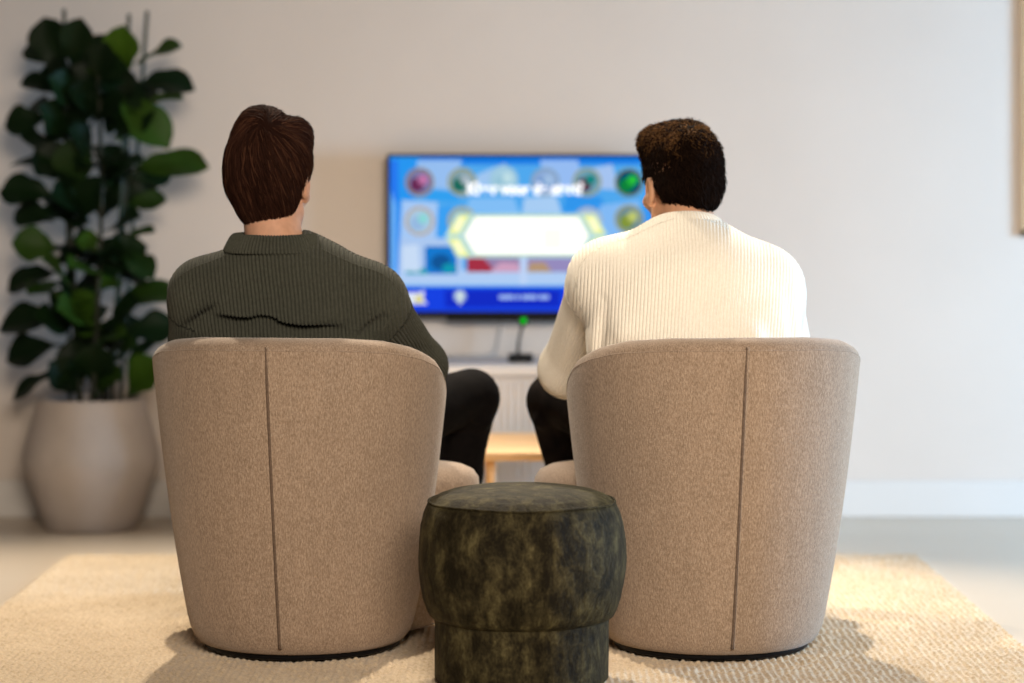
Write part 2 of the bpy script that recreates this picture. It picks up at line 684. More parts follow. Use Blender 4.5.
# ------------------------------------------------------------------ pouf
def build_pouf():
    cx, cy = 0.0195, 4.95
    root = empty('pouf', (cx, cy, 0))
    tag(root, 'round olive green crushed velvet pouf between the two armchairs', 'pouf')

    def wob(a, z):
        return 1 + 0.006 * math.sin(3 * a + 5 * z) + 0.004 * math.sin(7 * a + 30 * z)

    def done(o):
        o.parent = root
        return o
    prof = [(0.0, 0.0), (0.172, 0.0), (0.178, 0.006), (0.1785, 0.08), (0.178, 0.15), (0.17, 0.17), (0.0, 0.17)]
    prof2 = []
    for (a, b), (c, d) in zip(prof[:-1], prof[1:]):
        for t in np.linspace(0, 1, 6, endpoint=False):
            prof2.append((a + (c - a) * t, b + (d - b) * t))
    prof2.append(prof[-1])
    done(revolve('base', prof2, M['velvet'], None, 96, wob=lambda a, z: 1 + 0.003 * math.sin(5 * a + 9 * z)))
    k = [(0.0, 0.126), (0.168, 0.126), (0.181, 0.128), (0.189, 0.134), (0.1955, 0.146), (0.203, 0.168), (0.2085, 0.195), (0.2125, 0.225), (0.2135, 0.25), (0.2115, 0.285),
         (0.2075, 0.318), (0.201, 0.343), (0.1935, 0.360), (0.188, 0.3655), (0.184, 0.369), (0.172, 0.377), (0.15, 0.385), (0.115, 0.391), (0.07, 0.3945), (0.0, 0.396)]
    prof2 = []
    for (a, b), (c, d) in zip(k[:-1], k[1:]):
        for t in np.linspace(0, 1, 4, endpoint=False):
            prof2.append((a + (c - a) * t, b + (d - b) * t))
    prof2.append(k[-1])
    done(revolve('cushion', prof2, M['velvet'], None, 128, wob=wob))
    pts = []
    for j in range(129):
        a = 2 * PI * j / 128
        r = 0.1905 * wob(a, 0.364)
        pts.append((r * math.cos(a), r * math.sin(a), 0.3655 + 0.001 * math.sin(5 * a)))
    done(tube('top_piping', pts, 0.0028, M['velvet'], None, 6))
    zs = np.linspace(0.15, 0.362, 24)
    pr = np.array([(r, z) for r, z in k[3:13]])
    pts = []
    for z in zs:
        r = np.interp(z, pr[:, 1], pr[:, 0])
        a = -PI / 2 + 0.0
        r *= wob(a, z)
        pts.append((r * math.cos(a), r * math.sin(a) - 0.0002, z))
    done(tube('side_seam', pts, 0.0016, M['velvet'], None, 6))
    pts = []
    for j in range(129):
        a = 2 * PI * j / 128
        pts.append((0.1815 * math.cos(a), 0.1815 * math.sin(a), 0.1335))
    done(tube('lower_piping', pts, 0.003, M['velvet'], None, 6))


# ------------------------------------------------------------------ television
TV_Y = 7.62


def build_tv():
    PXM = 317.3
    root = empty('television', (0.0441, TV_Y, 0.885))
    tag(root, 'black flat screen television on the back wall showing a blue quiz screen', 'television')

    def put(o):
        o.parent = root
        return o
    w, h = 0.876, 0.514
    bm = bmesh.new()
    box(bm, (-w / 2, 0.0, -h / 2), (w / 2, 0.03, h / 2), 0.004)
    box(bm, (-w * 0.36, 0.028, -h * 0.36), (w * 0.36, 0.058, h * 0.30), 0.008)
    put(bm_obj('casing', bm, M['tv_frame']))
    bm = bmesh.new()
    box(bm, (-0.14, 0.058, -0.12), (0.14, 0.0795, 0.12), 0.003)
    put(bm_obj('wall_bracket', bm, M['tv_frame']))
    # raised bezel
    bm = bmesh.new()
    box(bm, (-w / 2, -0.006, -h / 2), (-w / 2 + 0.009, 0.002, h / 2), 0.001)
    box(bm, (w / 2 - 0.009, -0.006, -h / 2), (w / 2, 0.002, h / 2), 0.001)
    box(bm, (-w / 2, -0.006, h / 2 - 0.009), (w / 2, 0.002, h / 2), 0.001)
    box(bm, (-w / 2, -0.006, -h / 2), (w / 2, 0.002, -h / 2 + 0.018), 0.001)
    put(bm_obj('bezel', bm, M['tv_frame']))
    bm = bmesh.new()
    box(bm, (-0.25, -0.004, -h / 2 - 0.012), (0.25, 0.03, -h / 2 + 0.004), 0.003)
    put(bm_obj('speaker_bar', bm, M['tv_frame']))

    # the picture on the screen: one mesh, flat shapes a hair apart
    mats, V, F, FM = [], [], [], []
    mi = {}

    def col(c, k=1.0):
        key = (c, k)
        if key not in mi:
            mi[key] = len(mats)
            mats.append(mat_emit('screen_light', srgb(*c), k))
        return mi[key]

    layer = [0]

    def L(px, py):
        return ((px - 526) / PXM, -0.0005 - 0.00004 * layer[0], -(py - 235.5) / PXM)

    def poly(pts, c, k=1.0):
        layer[0] += 1
        b = len(V)
        for p in pts:
            V.append(L(*p))
        F.append(tuple(range(b, b + len(pts))))
        FM.append(col(c, k))

    def rect(x0, y0, x1, y1, c, k=1.0):
        poly([(x0, y1), (x1, y1), (x1, y0), (x0, y0)], c, k)

    def rrect(x0, y0, x1, y1, r, c, k=1.0):
        pts = []
        for cx, cy, a0 in ((x1 - r, y1 - r, 0), (x1 - r, y0 + r, 90), (x0 + r, y0 + r, 180), (x0 + r, y1 - r, 270)):
            for a in range(0, 91, 18):
                t = math.radians(a0 + a)
                pts.append((cx + r * math.cos(t), cy + r * math.sin(t) * (-1) if False else cy - r * math.sin(t) if a0 in (90, 180) or True else 0))
        # orient from the bottom right, going round
        poly([(x, (y0 + y1) - y if False else y) for x, y in pts], c, k)

    def disc(cx, cy, r, c, k=1.0, n=28, sy=1.0):
        poly([(cx + r * math.cos(2 * PI * i / n), cy - sy * r * math.sin(2 * PI * i / n)) for i in range(n)], c, k)

    rect(389, 156.5, 663.5, 312, (80, 168, 238))
    # deep blue washes
    rect(389, 156.5, 663.5, 164, (20, 120, 225))
    poly([(389, 250), (410, 240), (420, 157), (389, 157)], (40, 150, 240))
    poly([(389, 310), (398, 310), (398, 160), (389, 160)], (40, 120, 240))
    poly([(396, 285), (396, 205), (391, 190), (391, 285)], (110, 180, 245))
    # pale facets
    facets = [
        ([(412, 186), (452, 190), (462, 160), (418, 160)], (150, 190, 240)),
        ([(470, 186), (516, 184), (505, 163), (478, 174)], (160, 198, 240)),
        ([(545, 186), (584, 190), (578, 160), (540, 160)], (150, 188, 242)),
        ([(588, 188), (620, 190), (612, 164), (584, 170)], (165, 195, 240)),
        ([(425, 200), (460, 202), (456, 192), (428, 190)], (50, 160, 240)),
        ([(464, 212), (520, 214), (514, 198), (470, 198)], (130, 190, 246)),
        ([(522, 213), (562, 213), (556, 196), (524, 198)], (168, 205, 244)),
        ([(562, 213), (608, 210), (600, 196), (566, 194)], (50, 150, 236)),
        ([(400, 238), (436, 238), (438, 202), (402, 200)], (165, 200, 244)),
        ([(436, 240), (452, 244), (452, 204), (438, 208)], (60, 160, 242)),
        ([(596, 235), (636, 238), (640, 200), (600, 205)], (130, 185, 244)),
        ([(640, 300), (663, 300), (663, 170), (646, 180)], (60, 150, 240)),
        ([(398, 282), (462, 284), (462, 238), (400, 238)], (172, 200, 240)),
    ]
    for p, c in facets:
        poly(p, c)

    def badge(cx, cy, ring, mid, a, b):
        disc(cx, cy, 14.5, ring)
        disc(cx, cy, 12.3, mid)
        disc(cx - 2.5, cy + 2.5, 7.2, a)
        disc(cx + 3.5, cy - 2.5, 5.2, b)

    badge(419.6, 182, (150, 130, 100), (120, 120, 165), (105, 45, 85), (190, 115, 165))
    badge(462, 182, (160, 160, 110), (130, 160, 170), (30, 105, 90), (165, 180, 190))
    badge(504, 180, (150, 195, 220), (165, 205, 225), (150, 195, 215), (190, 222, 230))
    badge(545, 182, (135, 160, 180), (140, 170, 215), (110, 150, 205), (160, 190, 225))
    badge(587, 182, (160, 160, 120), (110, 160, 180), (90, 50, 70), (20, 130, 125))
    badge(629, 182.5, (120, 140, 110), (10, 70, 110), (15, 130, 60), (40, 190, 60))
    badge(419.6, 221, (190, 160, 120), (170, 200, 225), (150, 185, 225), (140, 215, 215))
    badge(462, 221, (175, 170, 110), (140, 180, 200), (130, 170, 160), (180, 205, 215))
    badge(588, 221, (170, 180, 190), (165, 190, 225), (170, 180, 200), (190, 205, 230))
    badge(629, 219, (160, 160, 110), (110, 140, 150), (130, 150, 60), (190, 200, 110))
    # lower picture panels
    rect(398, 270, 568, 285, (176, 205, 244))
    rect(425, 246, 457, 274, (24, 120, 205))
    disc(441, 262, 10, (20, 85, 150), sy=0.8)
    disc(449, 268, 7, (20, 150, 175), sy=0.7)
    poly([(405, 274), (430, 274), (424, 268), (408, 270)], (40, 160, 180))
    poly([(402, 270), (420, 272), (418, 244), (402, 246)], (200, 220, 246))
    rect(467, 254, 520, 272, (150, 130, 170))
    poly([(467, 272), (496, 272), (484, 258), (467, 256)], (165, 50, 70))
    poly([(490, 272), (520, 272), (518, 263), (500, 262)], (205, 160, 190))
    rect(527, 254, 578, 272, (150, 140, 190))
    poly([(527, 272), (552, 272), (545, 262), (530, 262)], (180, 150, 120))
    rect(520, 252, 527, 285, (190, 212, 246))
    rect(584, 250, 640, 285, (120, 160, 235))
    # white button with chevrons
    glow = [(445, 236), (457, 213.5), (596, 213.5), (608, 236), (596, 257.5), (457, 257.5)]
    poly(glow[::-1], (176, 222, 236))
    for s in (-1, 1):
        X = lambda d: 526.5 + s * d
        for (a, b, c, d) in (((56, 214.5), (68, 214.5), (79, 234), (67, 234)), ((67, 238), (79, 238), (68, 256.5), (56, 256.5))):
            p = [(X(a[0]), a[1]), (X(b[0]), b[1]), (X(c[0]), c[1]), (X(d[0]), d[1])]
            if s > 0:
                p = p[::-1]
            poly(p, (226, 232, 130), 1.1)
            p2 = [(sum(q[0] for q in p) / 4 + (x - sum(q[0] for q in p) / 4) * 0.62, sum(q[1] for q in p) / 4 + (y - sum(q[1] for q in p) / 4) * 0.7) for x, y in p]
            poly(p2, (250, 250, 205), 1.1)
    btn = [(463, 235.5), (474.5, 215.5), (579, 215.5), (590, 235.5), (579, 255.3), (474.5, 255.3)]
    poly(btn[::-1], (200, 208, 110))
    b2 = [(464.5, 235.5), (475.3, 217), (578.3, 217), (588.5, 235.5), (578.3, 254), (475.3, 254)]
    poly(b2[::-1], (255, 255, 252), 1.25)
    rect(491, 231, 508, 247, (248, 246, 228), 1.05)
    rect(494, 233, 508, 245, (255, 254, 250), 1.2)
    rect(543, 228, 562, 249, (252, 250, 238), 1.1)
    # footer
    rect(389, 287, 663.5, 312, (24, 66, 226))
    rect(445, 290, 560, 307, (20, 44, 196))
    rrect(404, 289.5, 427, 307, 3, (225, 232, 248))
    disc(419, 299, 4, (220, 210, 120))
    disc(460, 296, 6.6, (120, 150, 215))
    disc(460, 295.5, 4.6, (206, 222, 226))
    poly([(457, 300), (460, 305), (463, 300)], (206, 222, 226))
    for a, b in ((499, 514), (516, 520), (522, 537), (539, 549)):
        rect(a, 295, b, 299, (165, 195, 246))
    # title lettering
    fc = bpy.data.curves.new('lettering', 'FONT')
    fc.body = 'Klaar voor de start?'
    fc.size = 1.0
    fc.offset = 0.05
    fc.align_x = 'CENTER'
    tob = bpy.data.objects.new('lettering', fc)
    COL.objects.link(tob)
    dg = bpy.context.evaluated_depsgraph_get()
    tm = bpy.data.meshes.new_from_object(tob.evaluated_get(dg))
    co = np.zeros(len(tm.vertices) * 3)
    tm.vertices.foreach_get('co', co)
    co = co.reshape(-1, 3)
    wtxt = co[:, 0].max() - co[:, 0].min()
    sc = (583 - 467.5) / wtxt
    x0 = co[:, 0].min()
    ci = col((252, 252, 255), 1.3)
    layer[0] += 2
    b = len(V)
    for c in co:
        px, py = 467.5 + (c[0] - x0) * sc, 194.0 - c[1] * sc * 1.12
        V.append(L(px, py))
    for p in tm.polygons:
        F.append(tuple(b + i for i in p.vertices))
        FM.append(ci)
    bpy.data.objects.remove(tob)
    bpy.data.meshes.remove(tm)
    bpy.data.curves.remove(fc)
    me = bpy.data.meshes.new('screen')
    me.from_pydata(V, [], F)
    o = link_mesh('screen', me, mats, None, False)
    me.polygons.foreach_set('material_index', np.array(FM, dtype=np.int32))
    me.update()
    put(o)


# ------------------------------------------------------------------ console, device, table, picture
def build_console():
    x0, x1, yf, yb, zt = -0.62, 0.80, 7.15, 7.684, 0.502
    root = empty('media_console', ((x0 + x1) / 2, (yf + yb) / 2, FLOOR_Z))
    tag(root, 'low pale grey media console with vertical slatted doors below the television', 'console')
    inv = Vector(root.location)

    def put(name, bm, m):
        for v in bm.verts:
            v.co -= inv
        o = bm_obj(name, bm, m)
        o.parent = root
        return o
    bm = bmesh.new()
    box(bm, (x0, yf - 0.012, zt - 0.028), (x1, yb, zt), 0.004)
    put('top', bm, M['console'])
    bm = bmesh.new()
    box(bm, (x0 + 0.005, yf + 0.02, 0.055), (x1 - 0.005, yb - 0.002, zt - 0.028), 0.002)
    put('body', bm, M['console_dark'])
    bm = bmesh.new()
    box(bm, (x0 + 0.03, yf + 0.05, FLOOR_Z), (x1 - 0.03, yb - 0.03, 0.056))
    put('plinth', bm, M['console'])
    nd = 3
    wd = (x1 - x0) / nd
    for d in range(nd):
        bm = bmesh.new()
        a = x0 + d * wd + 0.003
        b = a + wd - 0.006
        n = 22
        p = (b - a) / n
        box(bm, (a, yf + 0.008, 0.06), (b, yf + 0.02, zt - 0.031))
        for i in range(n):
            box(bm, (a + i * p + 0.0025, yf - 0.004, 0.06), (a + (i + 1) * p - 0.0025, yf + 0.010, zt - 0.031), 0.002, 1)
        put('slatted_door', bm, M['console'])


def build_device():
    root = empty('desk_camera', (0.026, 7.36, 0.502))
    tag(root, 'small black device on a thin stalk with a green light, on the console', 'device')
    bm = bmesh.new()
    box(bm, (-0.038, -0.03, 0.0), (0.038, 0.03, 0.026), 0.004)
    o = bm_obj('base', bm, M['black_plastic'])
    o.parent = root
    pts = [(-0.008, 0, 0.024), (-0.006, 0, 0.06), (0.0, 0, 0.09), (0.008, 0, 0.118)]
    o = tube('stalk', pts, [0.0055, 0.0048, 0.0045, 0.0055], M['black_plastic'], None, 10)
    o.parent = root
    bm = bmesh.new()
    box(bm, (-0.005, -0.012, 0.113), (0.023, 0.012, 0.141), 0.006, 3)
    o = bm_obj('head', bm, M['black_plastic'], None, True)
    o.parent = root
    bm = bmesh.new()
    bmesh.ops.create_uvsphere(bm, u_segments=20, v_segments=12, radius=0.0095, matrix=Matrix.Translation((0.009, -0.0115, 0.127)) @ Matrix.Scale(0.45, 4, (0, 1, 0)))
    o = bm_obj('indicator_light', bm, M['led'], None, True)
    o.parent = root
    o['label'] = 'glowing green indicator light'
    # loose cord from the television down to the console top
    pts = [(-0.035, 7.655, 0.63), (-0.036, 7.665, 0.59), (-0.044, 7.668, 0.55), (-0.052, 7.664, 0.515), (-0.075, 7.64, 0.5065), (-0.13, 7.62, 0.5065), (-0.21, 7.60, 0.5065)]
    P = np.array(pts)
    t = np.linspace(0, 1, len(P))
    tt = np.linspace(0, 1, 40)
    S = np.stack([np.interp(tt, t, P[:, i]) for i in range(3)], 1)
    for _ in range(4):
        S[1:-1] = (S[:-2] + S[1:-1] * 2 + S[2:]) / 4
    o = tube('cord', S, 0.0042, M['cord_grey'], None, 8)
    tag(o, 'thin grey cord hanging from the television down onto the console', 'cord')


def build_table():
    zt = 0.312
    x0, x1, y0, y1 = -0.105, 0.46, 6.50, 7.08
    cx, cy = (x0 + x1) / 2, (y0 + y1) / 2
    root = empty('coffee_table', (cx, cy, FLOOR_Z))
    tag(root, 'low light oak coffee table between the knees of the two seated people', 'table')
    bm = bmesh.new()
    box(bm, (x0 - cx, y0 - cy, zt - FLOOR_Z - 0.024), (x1 - cx, y1 - cy, zt - FLOOR_Z), 0.006, 3)
    o = bm_obj('tabletop', bm, M['wood'])
    o.parent = root
    for sx in (-1, 1):
        for sy in (-1, 1):
            px = sx * ((x1 - x0) / 2 - 0.045)
            py = sy * ((y1 - y0) / 2 - 0.05)
            pts = [(px + sx * -0.012 * (1 - t), py - sy * 0.012 * (1 - t), (zt - FLOOR_Z - 0.022) * t) for t in np.linspace(0, 1, 6)]
            zl = 0.0125 if py + cy < 6.81 else 0.0
            pts = [(a, b, max(c, zl)) for a, b, c in pts]
            o = tube('leg', pts, np.linspace(0.008, 0.0135, 6), M['wood'], None, 16)
            o.parent = root


def build_picture():
    x0, x1, z0, z1 = 1.618, 2.25, 0.882, 1.75
    root = empty('picture_frame', ((x0 + x1) / 2, WALL_Y, (z0 + z1) / 2))
    tag(root, 'oak framed picture hanging on the wall at the right edge', 'picture')
    inv = Vector(root.location)
    bm = bmesh.new()
    f = 0.022
    for lo, hi in (((x0, z0), (x0 + f, z1)), ((x1 - f, z0), (x1, z1)), ((x0, z0), (x1, z0 + f)), ((x0, z1 - f), (x1, z1))):
        box(bm, (lo[0], WALL_Y - 0.016, lo[1]), (hi[0], WALL_Y - 0.001, hi[1]), 0.002)
    for v in bm.verts:
        v.co -= inv
    o = bm_obj('frame', bm, M['oak_frame'])
    o.parent = root
    bm = bmesh.new()
    box(bm, (x0 + 0.015, WALL_Y - 0.010, z0 + 0.015), (x1 - 0.015, WALL_Y - 0.002, z1 - 0.015))
    for v in bm.verts:
        v.co -= inv
    o = bm_obj('print', bm, M['picture'])
    o.parent = root


# ------------------------------------------------------------------ plant
def leaf_mesh(length, width, bend, fold, wave, seed):
    """fiddle shaped leaf along +x, face +z"""
    r = random.Random(seed)
    nu, nv = 12, 7
    V = []
    ph = r.uniform(0, 6)
    for i in range(nu + 1):
        t = i / nu
        if t < 0.10:
            w = 0.06
        else:
            s = (t - 0.10) / 0.90
            w = math.sin(PI * s ** 1.25) ** 0.62 * (0.72 + 0.42 * s) * (1 - 0.16 * math.exp(-((s - 0.42) / 0.12) ** 2))
            w = max(w, 0.04)
        x = length * t
        z = -bend * length * t * t
        xx = x * (1 - 0.25 * abs(bend) * t)
        for j in range(nv):
            v = (j / (nv - 1)) * 2 - 1
            y = v * w * width * 0.5
            zz = z + fold * abs(v) * w * width * 0.5 + wave * length * math.sin(ph + 9 * t + 2 * v) * abs(v) ** 1.5 * (1 if t > 0.1 else 0)
            V.append((xx, y, zz))
    Q = []
    for i in range(nu):
        for j in range(nv - 1):
            a = i * nv + j
            Q.append((a, a + nv, a + nv + 1, a + 1))
    return np.array(V), np.array(Q)


def build_plant():
    PX = 325.0
    cx, cy = -1.295, 7.44
    root = empty('potted_fig_plant', (cx, cy, FLOOR_Z))
    tag(root, 'tall dark green fiddle leaf fig in a matte beige pot by the wall', 'plant')
    off = np.array([cx, cy, FLOOR_Z])

    def w(px, py, dy=0.0):
        y = cy + dy
        s = y / 2418.0
        return np.array([(px - 512) * s, y, 0.95 - (py - 215) * s])
    prof = [(0.0, 0.0), (0.138, 0.0), (0.144, 0.006), (0.158, 0.055), (0.176, 0.105), (0.194, 0.155), (0.205, 0.188), (0.2085, 0.206), (0.2085, 0.222), (0.205, 0.243),
            (0.197, 0.275), (0.186, 0.315), (0.175, 0.355), (0.166, 0.391), (0.164, 0.397), (0.158, 0.400), (0.152, 0.396), (0.156, 0.375), (0.162, 0.34), (0.0, 0.34)]
    revolve('pot', prof, M['pot'], None, 80).parent = root
    prof = [(0.0, 0.368), (0.08, 0.366), (0.14, 0.360), (0.1565, 0.352), (0.150, 0.335), (0.0, 0.335)]
    revolve('soil', prof, M['soil'], None, 48).parent = root

    def stalk(name, pts, rad, m):
        P = np.array(pts) - off
        t = np.linspace(0, 1, len(P))
        tt = np.linspace(0, 1, 24)
        S = np.stack([np.interp(tt, t, P[:, i]) for i in range(3)], 1)
        for _ in range(3):
            S[1:-1] = (S[:-2] + S[1:-1] * 2 + S[2:]) / 4
        o = tube(name, S, np.linspace(rad, rad * 0.6, 24), m, None, 8)
        o.parent = root
        return S + off
    base = 408
    S1 = stalk('stem', [w(80, base), w(74, 300), w(68, 180), w(62, 60)], 0.011, M['stem'])
    S2 = stalk('stem', [w(104, base, 0.03), w(118, 300, 0.02), w(126, 180, 0.02), w(128, 60, 0.01)], 0.011, M['stem'])
    S3 = stalk('stem', [w(92, base, -0.04), w(97, 320, -0.05), w(102, 200, -0.04), (w(98, 60, -0.03))], 0.009, M['stem'])
    for (a, ya, b, yb, dy) in ((70, base, 64, 9, 0.05), (112, base, 129, 14, 0.0), (120, base, 147, 11, 0.06)):
        P = np.array([w(a, ya, dy), w(b, yb, dy)])
        tt = np.linspace(0, 1, 6)[:, None]
        P = P[0] * (1 - tt) + P[1] * tt - off
        tube('support_stake', P, 0.0058, M['stake'], None, 8).parent = root

    count = [0]
    rest = []

    def leaf(base_p, tip_p, width, roll=0.0, tint=0.4, bend=0.25):
        b, t = np.array(base_p), np.array(tip_p)
        d = t - b
        ln = np.linalg.norm(d)
        d /= ln
        V, Q = leaf_mesh(ln * 1.08, width, bend, 0.28, 0.035, count[0] * 13 + 5)
        nrm = np.array([0, -0.75, 0.66]) if abs(d[2]) < 0.75 else np.array([0, -1.0, 0.1])
        yv = np.cross(nrm, d)
        yv /= np.linalg.norm(yv)
        zv = np.cross(d, yv)
        c, s = math.cos(roll), math.sin(roll)
        y2, z2 = c * yv + s * zv, -s * yv + c * zv
        W = b + V[:, :1] * d + V[:, 1:2] * y2 + V[:, 2:3] * z2 - off
        # keep clear of the wall
        W[:, 1] = np.minimum(W[:, 1], WALL_Y - cy - 0.012)
        if count[0] < 98:
            o = np_mesh('leaf', W, Q, M['leaf'], None, {'tint': np.full(len(W), tint)})
            o.parent = root
        else:
            rest.append((W, Q, np.full(len(W), tint)))
        count[0] += 1
    # (base px, base py, tip px, tip py, width m, tint, depth offset of the tip)
    main = [
        (64, 78, 42, 22, .125, .30, -.05), (70, 70, 80, 24, .10, .30, -.10), (88, 84, 108, 33, .10, .25, .02), (112, 82, 98, 36, .085, .2, .05),
        (126, 78, 118, 33, .12, 1.0, -.10), (132, 66, 176, 42, .105, .75, -.05), (136, 84, 188, 74, .115, .25, -.04), (140, 104, 178, 92, .075, .8, -.08),
        (118, 96, 160, 128, .125, .75, -.14), (128, 170, 200, 156, .115, .7, -.06), (126, 176, 170, 172, .085, .35, .02), (124, 205, 162, 197, .065, .6, -.04),
        (124, 238, 152, 228, .065, .7, -.03), (118, 252, 150, 262, .09, .55, -.1), (112, 300, 168, 284, .14, .65, -.10), (118, 335, 172, 322, .11, .35, -.02),
        (112, 360, 130, 345, .09, .6, -.10), (122, 365, 166, 328, .075, .5, 0), (126, 398, 148, 362, .125, .85, -.08), (96, 350, 112, 322, .08, .75, -.14),
        (58, 66, 28, 42, .10, .3, .02), (56, 92, 26, 76, .11, .15, -.05), (52, 118, 4, 120, .10, .35, -.03), (50, 112, 28, 98, .09, .15, .04),
        (54, 146, 24, 134, .10, .25, -.05), (56, 165, 12, 160, .085, .3, .02), (56, 196, 4, 182, .12, .4, -.06), (54, 222, 14, 206, .10, .3, .02),
        (62, 250, 18, 240, .11, .7, -.08), (60, 272, 8, 278, .12, .25, -.06), (66, 285, 30, 286, .10, .65, -.1), (66, 318, 0, 316, .14, .25, -.05),
        (62, 345, 6, 352, .13, .2, -.04), (70, 372, 8, 380, .09, .25, -.03), (72, 335, 48, 310, .12, .45, -.13), (88, 325, 72, 300, .12, .7, -.14),
        (100, 280, 84, 250, .11, .8, -.14), (74, 230, 92, 182, .10, .3, -.12), (66, 200, 72, 150, .12, .55, -.12), (84, 215, 64, 188, .12, .25, -.15),
        (96, 160, 76, 130, .12, .2, -.12), (108, 190, 124, 150, .11, .5, -.13), (70, 140, 48, 108, .12, .4, -.12), (90, 130, 104, 92, .12, .25, -.11),
        (76, 110, 60, 78, .12, .45, -.12), (104, 120, 86, 86, .12, .2, -.10), (112, 140, 140, 104, .12, .35, -.1), (104, 235, 128, 210, .10, .4, -.12),
        (84, 270, 104, 238, .10, .3, -.12), (76, 295, 52, 258, .10, .75, -.13), (104, 395, 92, 352, .12, .3, -.12), (78, 395, 58, 365, .11, .25, -.10),
        (92, 398, 112, 372, .11, .7, -.14), (70, 180, 40, 150, .12, .2, -.08), (82, 100, 92, 56, .10, .2, -.03), (116, 118, 146, 84, .10, .3, .03),
        (84, 385, 70, 345, .11, .2, -.06), (108, 330, 132, 300, .11, .4, -.12), (62, 130, 84, 96, .10, .2, -.1), (118, 215, 146, 186, .09, .3, .05),
    ]
    for (bx, by, tx, ty, wd, tint, dy) in main:
        leaf(w(bx, by, 0.0), w(tx, ty, dy), wd * 1.12, random.uniform(-0.5, 0.5), tint, random.uniform(0.1, 0.4))
    # leaves filling the crown along each stem
    for i in range(120):
        S = (S1, S2, S3, S2, S1)[i % 5]
        p = S[3 + (i * 7) % 20]
        a = random.uniform(0, 2 * PI)
        ln = random.uniform(0.09, 0.15)
        q = p + np.array([math.cos(a) * ln * 0.62, math.sin(a) * ln * 0.62, random.uniform(-0.03, 0.10)])
        q[1] = min(q[1], WALL_Y - 0.03)
        leaf(p, q, random.uniform(.085, .125), random.uniform(-.6, .6), random.choice([0.1, 0.2, 0.25, 0.35, 0.5, 0.8]), 0.35)
    n, VV, QQ, TT = 0, [], [], []
    for W, Q, t in rest:
        VV.append(W)
        QQ.append(Q + n)
        TT.append(t)
        n += len(W)
    o = np_mesh('inner_foliage', np.concatenate(VV), np.concatenate(QQ), M['leaf'], None, {'tint': np.concatenate(TT)})
    o.parent = root
    o['kind'] = 'stuff'


